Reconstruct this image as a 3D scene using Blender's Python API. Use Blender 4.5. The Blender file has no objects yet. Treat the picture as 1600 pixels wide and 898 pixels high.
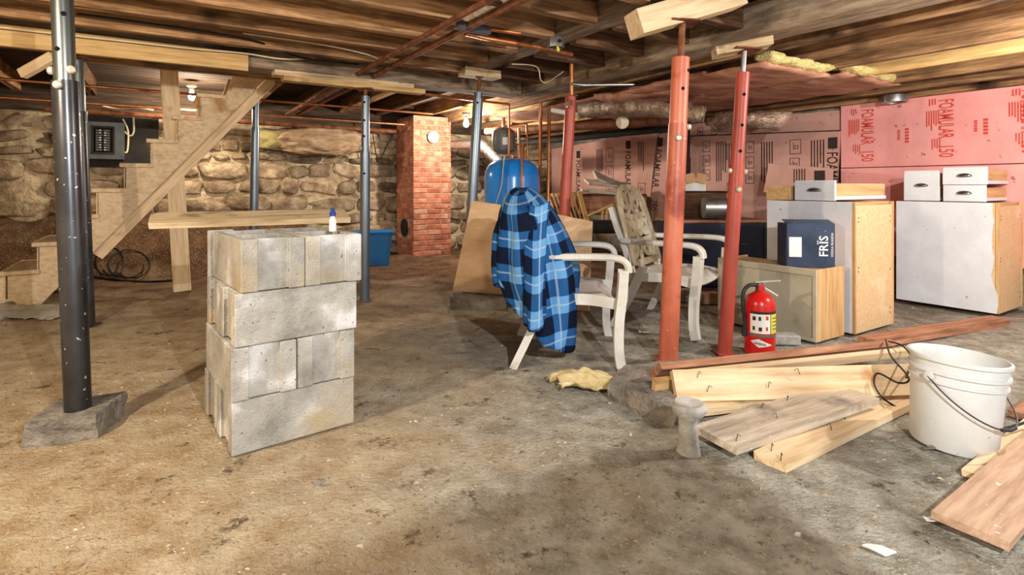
import bpy, bmesh, math, random
from mathutils import Vector, Matrix, noise
random.seed(7)
C = bpy.context.scene.collection
V = Vector
# ------------------------------------------------------------------ camera, world, lights, exposure
F = 860.0; HX = 800.0; HY = 290.0; CH = 0.95          # focal length (px), principal point, camera height
cam_d = bpy.data.cameras.new('camera'); cam = bpy.data.objects.new('camera', cam_d); C.objects.link(cam)
cam.location = (0, 0, CH); cam.rotation_euler = (math.radians(90), 0, 0)
cam_d.sensor_width = 36.0; cam_d.lens = 36.0 * F / 1600.0; cam_d.shift_y = -(449.0 - HY) / 1600.0
cam_d.clip_start = 0.05; cam_d.clip_end = 100
bpy.context.scene.camera = cam
w = bpy.data.worlds.new('world'); bpy.context.scene.world = w; w.use_nodes = True
w.node_tree.nodes['Background'].inputs[0].default_value = (0.92, 0.96, 1.0, 1)
w.node_tree.nodes['Background'].inputs[1].default_value = 0.6
vs = bpy.context.scene.view_settings
vs.view_transform = 'Standard'; vs.look = 'None'; vs.gamma = 1.0; vs.exposure = 1.0; vs.use_curve_mapping = False
def lamp(name, loc, energy, col, r=0.035):
    d = bpy.data.lights.new(name, 'POINT'); d.energy = energy; d.color = col; d.shadow_soft_size = r
    o = bpy.data.objects.new(name, d); C.objects.link(o); o.location = loc
    return o
# the bare bulbs strung through the cellar (their fittings are built further down)
BULBS = {
 'stairs':  (V((-3.52, 6.05, 1.95)), 34, (1.0, 0.86, 0.66)),
 'chimney': (V((-0.57, 6.85, 1.74)), 60, (1.0, 0.90, 0.76)),
 'left':    (V((-1.9, 0.75, 1.78)), 82, (1.0, 0.85, 0.66)),
 'right':   (V((2.95, 2.3, 1.72)), 70, (1.0, 0.94, 0.86)),
 'front':   (V((0.9, -0.5, 1.75)), 170, (0.97, 0.985, 1.0)),
}
for k, (p, e, c) in BULBS.items(): lamp('bulb_light_' + k, p - V((0, 0, .10)), e, c, 0.012 if k == 'front' else 0.03)

# ------------------------------------------------------------------ geometry helpers
UX, UY = -0.539, 0.842                                 # room axis u (away to the left); v = (UY, -UX)
Uv = V((UX, UY, 0)).normalized(); Vv = V((Uv.y, -Uv.x, 0)); Zv = V((0, 0, 1))
YAW = math.atan2(Vv.y, Vv.x)
def R(a, b, z=0.0): return Vv * a + Uv * b + Zv * z
def ray(x, y): return V(((x - HX) / F, 1.0, -(y - HY) / F))
EYE = V((0, 0, CH))
def P(x, y, d): return EYE + ray(x, y) * d
def PH(x, y, h=0.0):
    r = ray(x, y); return EYE + r * ((h - CH) / r.z)
def PA(x, y, a):
    r = ray(x, y); return EYE + r * (a / r.dot(Vv))
def PB(x, y, b):
    r = ray(x, y); return EYE + r * (b / r.dot(Uv))

def tag(o, label=None, cat=None, group=None, kind=None):
    if label: o['label'] = label
    if cat: o['category'] = cat
    if group: o['group'] = group
    if kind: o['kind'] = kind
    return o
def adopt(o, parent):
    if parent is not None:
        o.parent = parent
        o.matrix_parent_inverse = WM[parent.name].inverted()
WM = {}
def link(name, me, mat, parent=None, mw=None):
    o = bpy.data.objects.new(name, me); C.objects.link(o)
    if mw is not None: o.matrix_basis = mw
    WM[o.name] = mw.copy() if mw is not None else Matrix.Identity(4)
    if mat is not None and len(me.materials) == 0: me.materials.append(mat)
    adopt(o, parent)
    return o
def thing(name, label, cat, loc=(0, 0, 0), group=None, kind=None):
    o = bpy.data.objects.new(name, None); C.objects.link(o); o.location = loc; o.empty_display_size = 0.1
    WM[o.name] = Matrix.Translation(V(loc))
    return tag(o, label, cat, group, kind)
def mesh(verts, faces, smooth=False, name='m'):
    me = bpy.data.meshes.new(name); me.from_pydata([tuple(v) for v in verts], [], faces)
    if smooth: me.polygons.foreach_set('use_smooth', [True] * len(me.polygons))
    me.update(); return me
def frame(o, x, y, z):
    m = Matrix.Identity(4)
    for i in range(3): m[i][0] = x[i]; m[i][1] = y[i]; m[i][2] = z[i]; m[i][3] = o[i]
    return m
_bc = {}
def boxmesh(l, w_, t, bev=0.004, key=None):
    k = (round(l, 3), round(w_, 3), round(t, 3), round(bev, 4), key)
    if k in _bc: return _bc[k]
    bm = bmesh.new(); bmesh.ops.create_cube(bm, size=1)
    for v in bm.verts: v.co = V((v.co.x * l, v.co.y * w_, v.co.z * t))
    if bev > 0:
        bmesh.ops.bevel(bm, geom=list(bm.edges), offset=min(bev, min(l, w_, t) * 0.3), segments=1, affect='EDGES')
    me = bpy.data.meshes.new('box'); bm.to_mesh(me); bm.free(); _bc[k] = me
    return me
def matcopy(me, mat):
    if len(me.materials) == 0: me.materials.append(mat); return me
    if me.materials[0] == mat: return me
    m2 = me.copy(); m2.materials.clear(); m2.materials.append(mat); return m2
def box(name, c, size, mat, parent=None, rz=0.0, bev=0.004, rot=None):
    m = Matrix.Translation(V(c)) @ (rot if rot is not None else Matrix.Rotation(rz, 4, 'Z'))
    return link(name, matcopy(boxmesh(*size, bev, mat.name), mat), mat, parent, m)
def rough_board(l, w_, t, amp=0.006, n=10, seed=0):
    """a sawn board with slightly wavy faces and chipped ends"""
    vs_, fs = [], []
    prof = [(-.5, -.5), (-.17, -.5), (.17, -.5), (.5, -.5), (.5, .5), (.17, .5), (-.17, .5), (-.5, .5)]
    for i in range(n + 1):
        x = -l / 2 + l * i / n
        for j, (py, pz) in enumerate(prof):
            q = noise.noise_vector(V((x * 3 + seed * 7.1, py * 2.0 + seed, pz + seed * 3.3)))
            ex = noise.noise(V((py * 3, pz * 3, seed + i))) * amp if i in (0, n) else 0
            vs_.append((x + ex * 1.5, py * w_ + q.y * amp, pz * t + q.z * amp * 0.7))
    for i in range(n):
        for j in range(8):
            k = (j + 1) % 8; fs.append((i * 8 + j, i * 8 + k, (i + 1) * 8 + k, (i + 1) * 8 + j))
    e = n * 8
    for s, fl in ((0, 1), (e, 0)):
        for f in ((0, 1, 6, 7), (1, 2, 5, 6), (2, 3, 4, 5)):
            g = tuple(s + q for q in f); fs.append(g if not fl else g)
    me = mesh(vs_, fs)
    bm = bmesh.new(); bm.from_mesh(me); bmesh.ops.recalc_face_normals(bm, faces=bm.faces); bm.to_mesh(me); bm.free()
    return me
_seed = [0]
def board(name, p0, p1, w_, t, mat, parent=None, up=Zv, rough=0.0, n=10):
    """board whose length runs p0 -> p1; up is the direction of its thickness"""
    p0, p1 = V(p0), V(p1); x = (p1 - p0); l = x.length; x.normalize()
    z = (V(up) - x * V(up).dot(x)).normalized(); y = z.cross(x)
    m = frame((p0 + p1) / 2, x, y, z)
    if rough > 0:
        _seed[0] += 1; me = rough_board(l, w_, t, rough, n, _seed[0]); me.materials.append(mat)
    else: me = matcopy(boxmesh(l, w_, t, 0.004, mat.name), mat)
    return link(name, me, mat, parent, m)
def plank3(name, A, B, Cc, t, mat, parent=None, rough=0.003):
    """plank given by three corners of its top face: A-B the short end, A-C the long edge"""
    A, B, Cc = V(A), V(B), V(Cc); x = (Cc - A); l = x.length; x.normalize()
    y = (B - A); y -= x * y.dot(x); w_ = y.length; y.normalize(); z = x.cross(y)
    if z.z < 0: z = -z; y = -y; 
    c = (A + Cc) / 2 + ((B - A) - x * (B - A).dot(x)) / 2 - z * t / 2
    y = z.cross(x); _seed[0] += 1
    me = rough_board(l, w_, t, rough, 8, _seed[0]); me.materials.append(mat)
    return link(name, me, mat, parent, frame(c, x, y, z))
def smooth_path(pts, n=6):
    pts = [V(p) for p in pts]
    if len(pts) < 3: return pts
    out = []
    for i in range(len(pts) - 1):
        p0 = pts[max(i - 1, 0)]; p1 = pts[i]; p2 = pts[i + 1]; p3 = pts[min(i + 2, len(pts) - 1)]
        for k in range(n):
            t = k / n
            out.append(0.5 * ((2 * p1) + (p2 - p0) * t + (2 * p0 - 5 * p1 + 4 * p2 - p3) * t * t + (3 * p1 - p0 - 3 * p2 + p3) * t ** 3))
    out.append(pts[-1]); return out
def sweepmesh(pts, prof, up=None, scale=None, closed=False, smooth=True):
    """sweep the 2-D profile (list of (side, up)) along pts"""
    pts = [V(p) for p in pts]; n = len(pts); m = len(prof); vs_, fs = [], []
    T = []
    for i in range(n):
        a = pts[i - 1] if (i > 0 or closed) else pts[i]; b = pts[(i + 1) % n] if (i < n - 1 or closed) else pts[i]
        T.append((b - a).normalized())
    if up is None:
        t0 = T[0]; u0 = V((0, 0, 1)) if abs(t0.z) < 0.9 else V((1, 0, 0))
    else: u0 = V(up)
    nrm = (u0 - T[0] * u0.dot(T[0])).normalized()
    for i in range(n):
        if up is None: nrm = (nrm - T[i] * nrm.dot(T[i])).normalized()
        else:
            q = V(up) - T[i] * V(up).dot(T[i])
            if q.length > 1e-4: nrm = q.normalized()
        side = T[i].cross(nrm); s = scale[i] if scale else 1.0
        sx, sy = s if isinstance(s, tuple) else (s, s)
        for (px, py) in prof: vs_.append(pts[i] + side * px * sx + nrm * py * sy)
    for i in range(n if closed else n - 1):
        i2 = (i + 1) % n
        for j in range(m):
            k = (j + 1) % m; fs.append((i * m + j, i * m + k, i2 * m + k, i2 * m + j))
    if not closed:
        fs.append(tuple(range(m))); fs.append(tuple((n - 1) * m + j for j in reversed(range(m))))
    me = mesh(vs_, fs, smooth)
    bm = bmesh.new(); bm.from_mesh(me); bmesh.ops.recalc_face_normals(bm, faces=bm.faces)
    if smooth:
        for e in bm.edges:
            if len(e.link_faces) == 2 and e.calc_face_angle(0) > 0.7: e.smooth = False
    bm.to_mesh(me); bm.free(); return me
def circ(r, seg=10): return [(r * math.cos(2 * math.pi * i / seg), r * math.sin(2 * math.pi * i / seg)) for i in range(seg)]
def tube(name, pts, r, mat, parent=None, seg=10, sm=0, mw=None, scale=None):
    if sm: pts = smooth_path(pts, sm)
    return link(name, sweepmesh(pts, circ(r, seg), None, scale), mat, parent, mw)
def lathemesh(prof, seg=28):
    vs_, fs = [], []; n = len(prof)
    for (r, z) in prof:
        for i in range(seg):
            a = 2 * math.pi * i / seg; vs_.append((r * math.cos(a), r * math.sin(a), z))
    for k in range(n - 1):
        for i in range(seg):
            j = (i + 1) % seg; fs.append((k * seg + i, k * seg + j, (k + 1) * seg + j, (k + 1) * seg + i))
    if prof[0][0] > 1e-5: fs.append(tuple(reversed(range(seg))))
    if prof[-1][0] > 1e-5: fs.append(tuple((n - 1) * seg + i for i in range(seg)))
    me = mesh(vs_, fs, True)
    bm = bmesh.new(); bm.from_mesh(me); bmesh.ops.remove_doubles(bm, verts=bm.verts, dist=1e-5)
    for e in bm.edges:
        if len(e.link_faces) == 2 and e.calc_face_angle(0) > 0.6: e.smooth = False
    bm.to_mesh(me); bm.free(); return me
def lathe(name, prof, mat, parent=None, loc=(0, 0, 0), axis=None, seg=28):
    m = Matrix.Translation(V(loc))
    if axis is not None: m = m @ V(axis).to_track_quat('Z', 'Y').to_matrix().to_4x4()
    return link(name, lathemesh(prof, seg), mat, parent, m)
def prismmesh(poly, ext, jitter=0.0, seed=0):
    """polygon (3-D points, planar) extruded by vector ext"""
    n = len(poly); poly = [V(p) for p in poly]; ext = V(ext)
    vs_ = poly + [p + ext for p in poly]
    if jitter: vs_ = [p + noise.noise_vector(p * 9 + V((seed, 0, 0))) * jitter for p in vs_]
    fs = [tuple(range(n)), tuple(reversed(range(n, 2 * n)))]
    for i in range(n):
        j = (i + 1) % n; fs.append((i, i + n, j + n, j))
    me = mesh(vs_, fs); bm = bmesh.new(); bm.from_mesh(me); bmesh.ops.recalc_face_normals(bm, faces=bm.faces); bm.to_mesh(me); bm.free()
    return me
def prism(name, poly, ext, mat, parent=None, jitter=0.0):
    return link(name, prismmesh(poly, ext, jitter), mat, parent)
def rockmesh(seed, sub=3, power=0.55, amp=0.12):
    bm = bmesh.new(); bmesh.ops.create_icosphere(bm, subdivisions=sub, radius=1.0)
    for v in bm.verts:
        p = V([math.copysign(abs(c) ** power, c) for c in v.co])
        p += noise.noise_vector(p * 1.3 + V((seed * 5.3, 1, 2))) * amp + noise.noise_vector(p * 3.5 + V((seed, 9, 4))) * amp * 0.4
        v.co = p * 0.5
    for f in bm.faces: f.smooth = True
    me = bpy.data.meshes.new('rock'); bm.to_mesh(me); bm.free(); return me
def slabrock(name, top, h, mat, parent=None, rows=4, amp=0.012, flare=0.02):
    """broken slab: top outline (world points) pulled down by h, edges rough"""
    top = [V(p) for p in top]; c = sum(top, V()) / len(top)
    ring = []
    for i in range(len(top)):
        a, b = top[i], top[(i + 1) % len(top)]
        for k in range(5): ring.append(a.lerp(b, k / 5))
    n = len(ring); vs_, fs = [], []
    lv = [(0.0, 0.93), (0.0, 0.98)] + [(-(k + 1) / rows, 1.0 + flare * math.sin(k * 1.7)) for k in range(rows)]
    for (dz, s) in lv:
        for p in ring:
            q = c + (p - c) * s; q.z += dz * h
            q += noise.noise_vector(q * 14) * amp * (0.4 if dz == 0 else 1.0); vs_.append(q)
    for k in range(len(lv) - 1):
        for i in range(n):
            j = (i + 1) % n; fs.append((k * n + i, k * n + j, (k + 1) * n + j, (k + 1) * n + i))
    vs_.append(c); 
    for i in range(n): fs.append((i, (i + 1) % n, len(vs_) - 1))
    me = mesh(vs_, fs); bm = bmesh.new(); bm.from_mesh(me); bmesh.ops.recalc_face_normals(bm, faces=bm.faces); bm.to_mesh(me); bm.free()
    return link(name, me, mat, parent)
def textmesh(items, mw):
    """items: (text, size, x, y, align) or ('#', w, h, x, y, border) laid out in the plane of mw, joined to one flat mesh"""
    bm = bmesh.new(); dg = None
    for it in items:
        if it[0] == '#':
            _, bw, bh, x, y, t = it
            rects = [(x, y, bw, bh)] if t <= 0 else [(x, y, bw, t), (x, y + bh - t, bw, t), (x, y + t, t, bh - 2 * t), (x + bw - t, y + t, t, bh - 2 * t)]
            for (rx, ry, rw, rh) in rects:
                bm.faces.new([bm.verts.new(mw @ V(q)) for q in ((rx, ry, 0), (rx + rw, ry, 0), (rx + rw, ry + rh, 0), (rx, ry + rh, 0))])
            continue
        s, size, x, y = it[:4]; sx = it[4] if len(it) > 4 else 1.0
        cu = bpy.data.curves.new('t', 'FONT'); cu.body = s; cu.size = size; cu.resolution_u = 2; cu.offset = size * (it[5] if len(it) > 5 else 0.0)
        o = bpy.data.objects.new('t', cu); C.objects.link(o)
        bpy.context.view_layer.update()
        me = bpy.data.meshes.new_from_object(o.evaluated_get(bpy.context.evaluated_depsgraph_get()))
        vv = [bm.verts.new(mw @ V((v.co.x * sx + x, v.co.y + y, 0))) for v in me.vertices]
        for p in me.polygons:
            try: bm.faces.new([vv[i] for i in p.vertices])
            except ValueError: pass
        bpy.data.objects.remove(o); bpy.data.curves.remove(cu); bpy.data.meshes.remove(me)
    me = bpy.data.meshes.new('print'); bm.to_mesh(me); bm.free(); return me

# ------------------------------------------------------------------ materials (all procedural)
def lin(c): return tuple(((x / 255) / 12.92 if x / 255 <= 0.04045 else ((x / 255 + 0.055) / 1.055) ** 2.4) for x in c)
def mk(name, cols, scale=6.0, stretch=(1, 1, 1), rough=0.8, metal=0.0, bump=0.2, detail=6.0, vary=0.25, spots=None, fine=None, coord='Object', pos=(0.3, 0.7), bdist=0.01, spec=0.3):
    """noise-driven colour between cols, optional spots (colour, scale, threshold), per-object variation"""
    m = bpy.data.materials.new(name); m.use_nodes = True; nt = m.node_tree; N = nt.nodes; L = nt.links
    b = N['Principled BSDF']; b.inputs['Roughness'].default_value = rough; b.inputs['Metallic'].default_value = metal
    b.inputs['Specular IOR Level'].default_value = spec
    tc = N.new('ShaderNodeTexCoord'); mp = N.new('ShaderNodeMapping'); mp.inputs['Scale'].default_value = stretch
    oi = N.new('ShaderNodeObjectInfo'); ad = N.new('ShaderNodeVectorMath'); ad.operation = 'ADD'
    ml = N.new('ShaderNodeMath'); ml.operation = 'MULTIPLY'; ml.inputs[1].default_value = 37.0
    L.new(oi.outputs['Random'], ml.inputs[0])
    if coord == 'World': L.new(N.new('ShaderNodeNewGeometry').outputs['Position'], ad.inputs[0])
    else: L.new(tc.outputs[coord], ad.inputs[0])
    L.new(ml.outputs[0], ad.inputs[1]); L.new(ad.outputs[0], mp.inputs[0])
    nz = N.new('ShaderNodeTexNoise'); nz.inputs['Scale'].default_value = scale; nz.inputs['Detail'].default_value = detail; nz.inputs['Roughness'].default_value = 0.65
    L.new(mp.outputs[0], nz.inputs['Vector'])
    cr = N.new('ShaderNodeValToRGB'); L.new(nz.outputs['Fac'], cr.inputs[0])
    e = cr.color_ramp.elements; n = len(cols)
    e[0].position = pos[0]; e[1].position = pos[1]
    for i in range(1, n - 1): cr.color_ramp.elements.new(pos[0] + (pos[1] - pos[0]) * i / (n - 1))
    for i, c in enumerate(cols): cr.color_ramp.elements[i].color = (*lin(c), 1)
    out = cr.outputs[0]
    def mix(a, fac, col, mode='MIX'):
        x = N.new('ShaderNodeMix'); x.data_type = 'RGBA'; x.blend_type = mode
        if isinstance(fac, float): x.inputs['Factor'].default_value = fac
        else: L.new(fac, x.inputs['Factor'])
        L.new(a, x.inputs['A'])
        if isinstance(col, tuple): x.inputs['B'].default_value = (*lin(col), 1)
        else: L.new(col, x.inputs['B'])
        return x.outputs['Result']
    if spots:
        for (col, sc, lo, hi) in spots:
            s = N.new('ShaderNodeTexNoise'); s.inputs['Scale'].default_value = sc; s.inputs['Detail'].default_value = 4.0
            L.new(ad.outputs[0], s.inputs['Vector'])
            mr = N.new('ShaderNodeMapRange'); mr.inputs[1].default_value = lo; mr.inputs[2].default_value = hi; L.new(s.outputs['Fac'], mr.inputs[0])
            out = mix(out, mr.outputs[0], col)
    if vary:
        hs = N.new('ShaderNodeHueSaturation'); mr = N.new('ShaderNodeMapRange'); mr.inputs[3].default_value = 1 - vary; mr.inputs[4].default_value = 1 + vary
        L.new(oi.outputs['Random'], mr.inputs[0]); L.new(mr.outputs[0], hs.inputs['Value']); L.new(out, hs.inputs['Color']); out = hs.outputs[0]
    L.new(out, b.inputs['Base Color'])
    if bump:
        bp = N.new('ShaderNodeBump'); bp.inputs['Strength'].default_value = bump; bp.inputs['Distance'].default_value = bdist
        src = nz.outputs['Fac']
        if fine:
            f = N.new('ShaderNodeTexNoise'); f.inputs['Scale'].default_value = fine; f.inputs['Detail'].default_value = 5.0
            L.new(ad.outputs[0], f.inputs['Vector'])
            a2 = N.new('ShaderNodeMath'); a2.operation = 'ADD'; L.new(nz.outputs['Fac'], a2.inputs[0]); L.new(f.outputs['Fac'], a2.inputs[1]); src = a2.outputs[0]
        L.new(src, bp.inputs['Height']); L.new(bp.outputs[0], b.inputs['Normal'])
    return m
G_ = (1.2, 14, 14)      # wood grain runs along the local x axis
M = {}
M['joist'] = mk('old_joist_wood', [(92, 64, 42), (150, 112, 76), (190, 150, 108)], 3.0, G_, 0.85, bump=0.35, spots=[((52, 34, 24), 2.2, 0.56, 0.7)])
M['joist_dark'] = mk('dark_joist_wood', [(50, 34, 24), (92, 64, 44), (126, 92, 64)], 3.0, G_, 0.9, bump=0.35)
M['joist_new'] = mk('new_joist_wood', [(176, 138, 84), (208, 170, 112), (224, 190, 134)], 2.6, G_, 0.75, bump=0.15, spots=[((150, 104, 60), 3.0, 0.6, 0.75)], vary=0.12)
M['timber'] = mk('hewn_timber', [(92, 76, 60), (148, 126, 102), (186, 166, 138)], 2.6, (1.5, 9, 9), 0.9, bump=0.6, spots=[((58, 44, 34), 2.5, 0.55, 0.7)], bdist=0.02)
M['sill'] = mk('shade_dark_sill', [(36, 28, 22), (62, 48, 38), (86, 68, 52)], 3.0, G_, 0.9, bump=0.4)  # dark tone paints in the shade of the recess above the stone wall
M['subfloor'] = mk('subfloor_boards', [(32, 25, 20), (58, 43, 32), (84, 62, 45)], 3.0, G_, 0.9, bump=0.3)
M['pine'] = mk('new_pine', [(192, 160, 118), (220, 192, 152), (232, 210, 174)], 2.4, G_, 0.65, bump=0.12, spots=[((180, 132, 82), 4.0, 0.62, 0.72)], vary=0.1)
M['pine_old'] = mk('weathered_board', [(150, 124, 90), (196, 170, 130), (220, 200, 166)], 2.8, G_, 0.8, bump=0.25, spots=[((120, 98, 72), 5.0, 0.6, 0.72)], vary=0.12)
M['board_grey'] = mk('greyed_board', [(150, 134, 112), (188, 172, 150), (214, 202, 182)], 2.6, G_, 0.8, bump=0.25, spots=[((128, 116, 104), 5.0, 0.58, 0.72), ((206, 196, 180), 60.0, 0.66, 0.7)], vary=0.08)
M['board_red'] = mk('stained_board', [(112, 70, 52), (160, 112, 84), (190, 146, 112)], 2.6, G_, 0.8, bump=0.25, vary=0.1)
M['board_pinkish'] = mk('rose_brown_board', [(150, 118, 94), (186, 152, 124), (208, 178, 150)], 2.4, G_, 0.7, bump=0.15, spots=[((226, 216, 200), 26.0, 0.66, 0.7)], vary=0.05)
M['stone'] = mk('field_stone', [(104, 86, 66), (154, 132, 106), (200, 180, 150)], 5.0, (1, 1, 1), 0.95, bump=0.7, fine=22, spots=[((60, 48, 38), 3.0, 0.56, 0.7), ((206, 186, 152), 6.0, 0.6, 0.75)], vary=0.3, bdist=0.03, coord='World')
M['mortar'] = mk('lime_mortar', [(134, 112, 84), (196, 174, 138), (224, 208, 176)], 5.0, (1, 1, 1), 0.95, bump=0.8, fine=30, spots=[((74, 58, 44), 2.0, 0.58, 0.7)], vary=0, bdist=0.03)
M['brick'] = mk('old_brick', [(136, 78, 58), (176, 104, 78), (200, 142, 114)], 9.0, (1, 1, 1), 0.9, bump=0.4, fine=50, spots=[((190, 156, 132), 5.0, 0.54, 0.72)], vary=0.25)
M['brick_mortar'] = mk('brick_mortar', [(140, 104, 84), (186, 152, 128)], 12.0, (1, 1, 1), 0.95, bump=0.5, vary=0)
M['cmu'] = mk('concrete_block', [(128, 124, 116), (170, 166, 157), (194, 190, 182)], 5.0, (1, 1, 1), 0.95, bump=0.5, fine=120, spots=[((214, 213, 210), 5.0, 0.56, 0.66), ((98, 94, 88), 70.0, 0.66, 0.72), ((180, 160, 122), 2.2, 0.56, 0.72)], vary=0.1)
M['concrete'] = mk('rough_concrete', [(92, 86, 78), (138, 130, 118), (172, 162, 146)], 7.0, (1, 1, 1), 0.95, bump=0.8, fine=60, spots=[((176, 146, 100), 2.5, 0.6, 0.76)], vary=0.1, bdist=0.02)
M['concrete_pale'] = mk('whitewashed_concrete', [(134, 130, 122), (182, 178, 168), (208, 205, 196)], 9.0, (1, 1, 1), 0.95, bump=0.6, fine=60, vary=0.05)
M['black_post'] = mk('black_steel', [(60, 60, 62), (88, 88, 90)], 4.0, (1, 1, 1), 0.28, 0.75, 0.05, spots=[((226, 220, 204), 46.0, 0.68, 0.70)], vary=0)
M['galv_post'] = mk('oiled_steel', [(96, 100, 98), (142, 146, 140)], 3.0, (1, 1, .2), 0.3, 0.85, 0.04, vary=0)
M['blue_post'] = mk('blue_grey_steel', [(92, 102, 114), (134, 144, 152)], 4.0, (1, 1, .3), 0.32, 0.65, 0.04, vary=0.1)
M['red_post'] = mk('red_primer_steel', [(164, 80, 54), (194, 102, 72), (208, 122, 92)], 5.0, (1, 1, .4), 0.42, 0.0, 0.08, spots=[((146, 58, 42), 4.0, 0.6, 0.7), ((222, 180, 156), 60.0, 0.68, 0.71)], vary=0.05, spec=0.5)
M['red_post_dark'] = mk('dark_red_primer_steel', [(146, 56, 42), (176, 72, 56), (190, 90, 72)], 5.0, (1, 1, .4), 0.42, 0.0, 0.08, vary=0.05, spec=0.5)
M['rust'] = mk('rusty_iron', [(78, 48, 34), (124, 76, 50), (150, 100, 70)], 14.0, (1, 1, 1), 0.75, 0.35, 0.25, vary=0.15)
M['copper'] = mk('aged_copper', [(150, 88, 52), (190, 120, 74), (210, 150, 100)], 8.0, (1, 1, 1), 0.4, 0.75, 0.05, vary=0.15)
M['galv'] = mk('galvanised_metal', [(150, 150, 148), (190, 190, 188)], 12.0, (1, 1, 1), 0.34, 0.9, 0.05, vary=0.05)
M['bolt'] = mk('dusty_bolt', [(180, 170, 148), (214, 206, 188)], 30.0, rough=0.5, metal=0.4, bump=0.1, vary=0)
M['hole'] = mk('dark_hole', [(8, 8, 8), (14, 13, 12)], 5.0, rough=1.0, bump=0, vary=0)
M['dark'] = mk('sooty_black', [(24, 22, 20), (44, 40, 36)], 8.0, rough=0.8, bump=0.2, vary=0.1)
M['panel'] = mk('grey_black_enamel', [(56, 58, 58), (84, 86, 84)], 8.0, rough=0.45, metal=0.4, bump=0.05, vary=0.1)
M['navy'] = mk('navy_paint', [(26, 30, 46), (44, 50, 70)], 6.0, rough=0.55, bump=0.1, vary=0.05)
M['pink'] = mk('pink_foam', [(192, 144, 130), (208, 164, 150)], 3.0, rough=0.8, bump=0.08, spots=[((176, 128, 112), 20.0, 0.64, 0.72)], vary=0.05)
M['pink_bright'] = mk('bright_pink_foam', [(232, 150, 144), (242, 172, 166)], 3.0, rough=0.8, bump=0.08, spots=[((170, 106, 96), 18.0, 0.66, 0.72)], vary=0.04)
M['ink'] = mk('black_print', [(46, 34, 34), (66, 50, 48)], 20.0, rough=0.8, bump=0, vary=0)
M['ink_red'] = mk('red_print', [(196, 60, 50), (214, 84, 70)], 20.0, rough=0.8, bump=0, vary=0)
M['kraft'] = mk('kraft_paper', [(112, 88, 64), (158, 130, 100), (188, 162, 132)], 5.0, rough=0.7, bump=0.5, vary=0.1, bdist=0.02)
M['kraft_pink'] = mk('stained_kraft_facing', [(136, 90, 70), (176, 124, 100), (200, 152, 126)], 4.0, (1, 3, 1), rough=0.75, bump=0.5, vary=0.1, bdist=0.02)
M['foil'] = mk('dirty_foil', [(120, 96, 78), (170, 144, 122), (200, 182, 164)], 9.0, rough=0.38, metal=0.45, bump=0.9, fine=25, vary=0.05, bdist=0.02)
M['wool'] = mk('yellow_glass_wool', [(194, 172, 96), (222, 204, 134), (236, 224, 172)], 22.0, rough=1.0, bump=1.0, fine=70, vary=0.05, bdist=0.02)
M['wire_white'] = mk('cream_cable', [(196, 180, 146), (220, 206, 176)], 10.0, rough=0.5, bump=0, vary=0.1)
M['wire_black'] = mk('black_cable', [(24, 22, 22), (40, 37, 35)], 10.0, rough=0.5, bump=0, vary=0.1)
M['blue_tank'] = mk('blue_tank_paint', [(34, 132, 222), (46, 146, 232)], 2.0, rough=0.22, bump=0.01, vary=0, spec=0.5)
M['blue_tub'] = mk('blue_plastic', [(28, 92, 148), (44, 112, 168)], 4.0, rough=0.4, bump=0.05, vary=0)
M['grey_tank'] = mk('grey_tank_paint', [(96, 96, 92), (122, 120, 114)], 4.0, rough=0.35, bump=0.02, vary=0)
M['plastic'] = mk('white_resin', [(196, 190, 176), (218, 213, 202), (228, 224, 214)], 5.0, rough=0.4, bump=0.05, spots=[((160, 144, 118), 6.0, 0.6, 0.78)], vary=0.03, spec=0.5)
M['plastic_dirty'] = mk('grimy_resin', [(106, 92, 68), (156, 142, 114), (198, 190, 170)], 6.0, rough=0.42, bump=0.1, vary=0.03, spec=0.5)
M['bucket'] = mk('white_bucket_plastic', [(202, 202, 196), (220, 221, 219)], 6.0, rough=0.4, bump=0.04, spots=[((170, 160, 136), 26.0, 0.68, 0.74), ((206, 190, 150), 4.0, 0.62, 0.8)], vary=0, spec=0.5)
M['white_paint'] = mk('white_painted_panel', [(206, 208, 212), (226, 228, 232)], 4.0, (1, 1, 1), rough=0.5, bump=0.05, spots=[((130, 124, 116), 26.0, 0.7, 0.74)], vary=0.03)
M['particle'] = mk('particle_board', [(198, 164, 120), (218, 188, 146)], 60.0, rough=0.8, bump=0.15, detail=3, spots=[((226, 204, 172), 4.0, 0.6, 0.75)], vary=0.05)
M['oak'] = mk('oak_veneer', [(172, 130, 82), (202, 162, 112), (216, 182, 132)], 2.4, (14, 14, 1.2), 0.55, bump=0.08, vary=0.06)
M['oak_x'] = mk('oak_veneer_flat', [(172, 130, 82), (202, 162, 112), (216, 182, 132)], 2.4, G_, 0.55, bump=0.08, vary=0.06)
M['beige'] = mk('beige_panel', [(176, 166, 140), (198, 188, 162)], 4.0, rough=0.65, bump=0.06, spots=[((150, 140, 118), 7.0, 0.6, 0.76)], vary=0.03)
M['plywood'] = mk('plywood', [(200, 156, 110), (220, 180, 136), (230, 196, 154)], 2.0, (1.5, 1.5, 5), 0.7, bump=0.06, spots=[((170, 120, 78), 5.0, 0.66, 0.74)], vary=0.05)
M['red_gloss'] = mk('red_enamel', [(196, 24, 22), (210, 34, 30)], 5.0, rough=0.25, bump=0.01, vary=0, spec=0.5)
M['rubber'] = mk('black_rubber', [(34, 36, 38), (54, 56, 58)], 10.0, rough=0.5, bump=0.05, vary=0)
M['white_print'] = mk('white_label', [(226, 224, 216), (240, 238, 232)], 10.0, rough=0.6, bump=0, vary=0)
M['yellow_print'] = mk('yellow_green_label', [(206, 200, 60), (226, 218, 96)], 30.0, rough=0.6, bump=0, vary=0)
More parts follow.
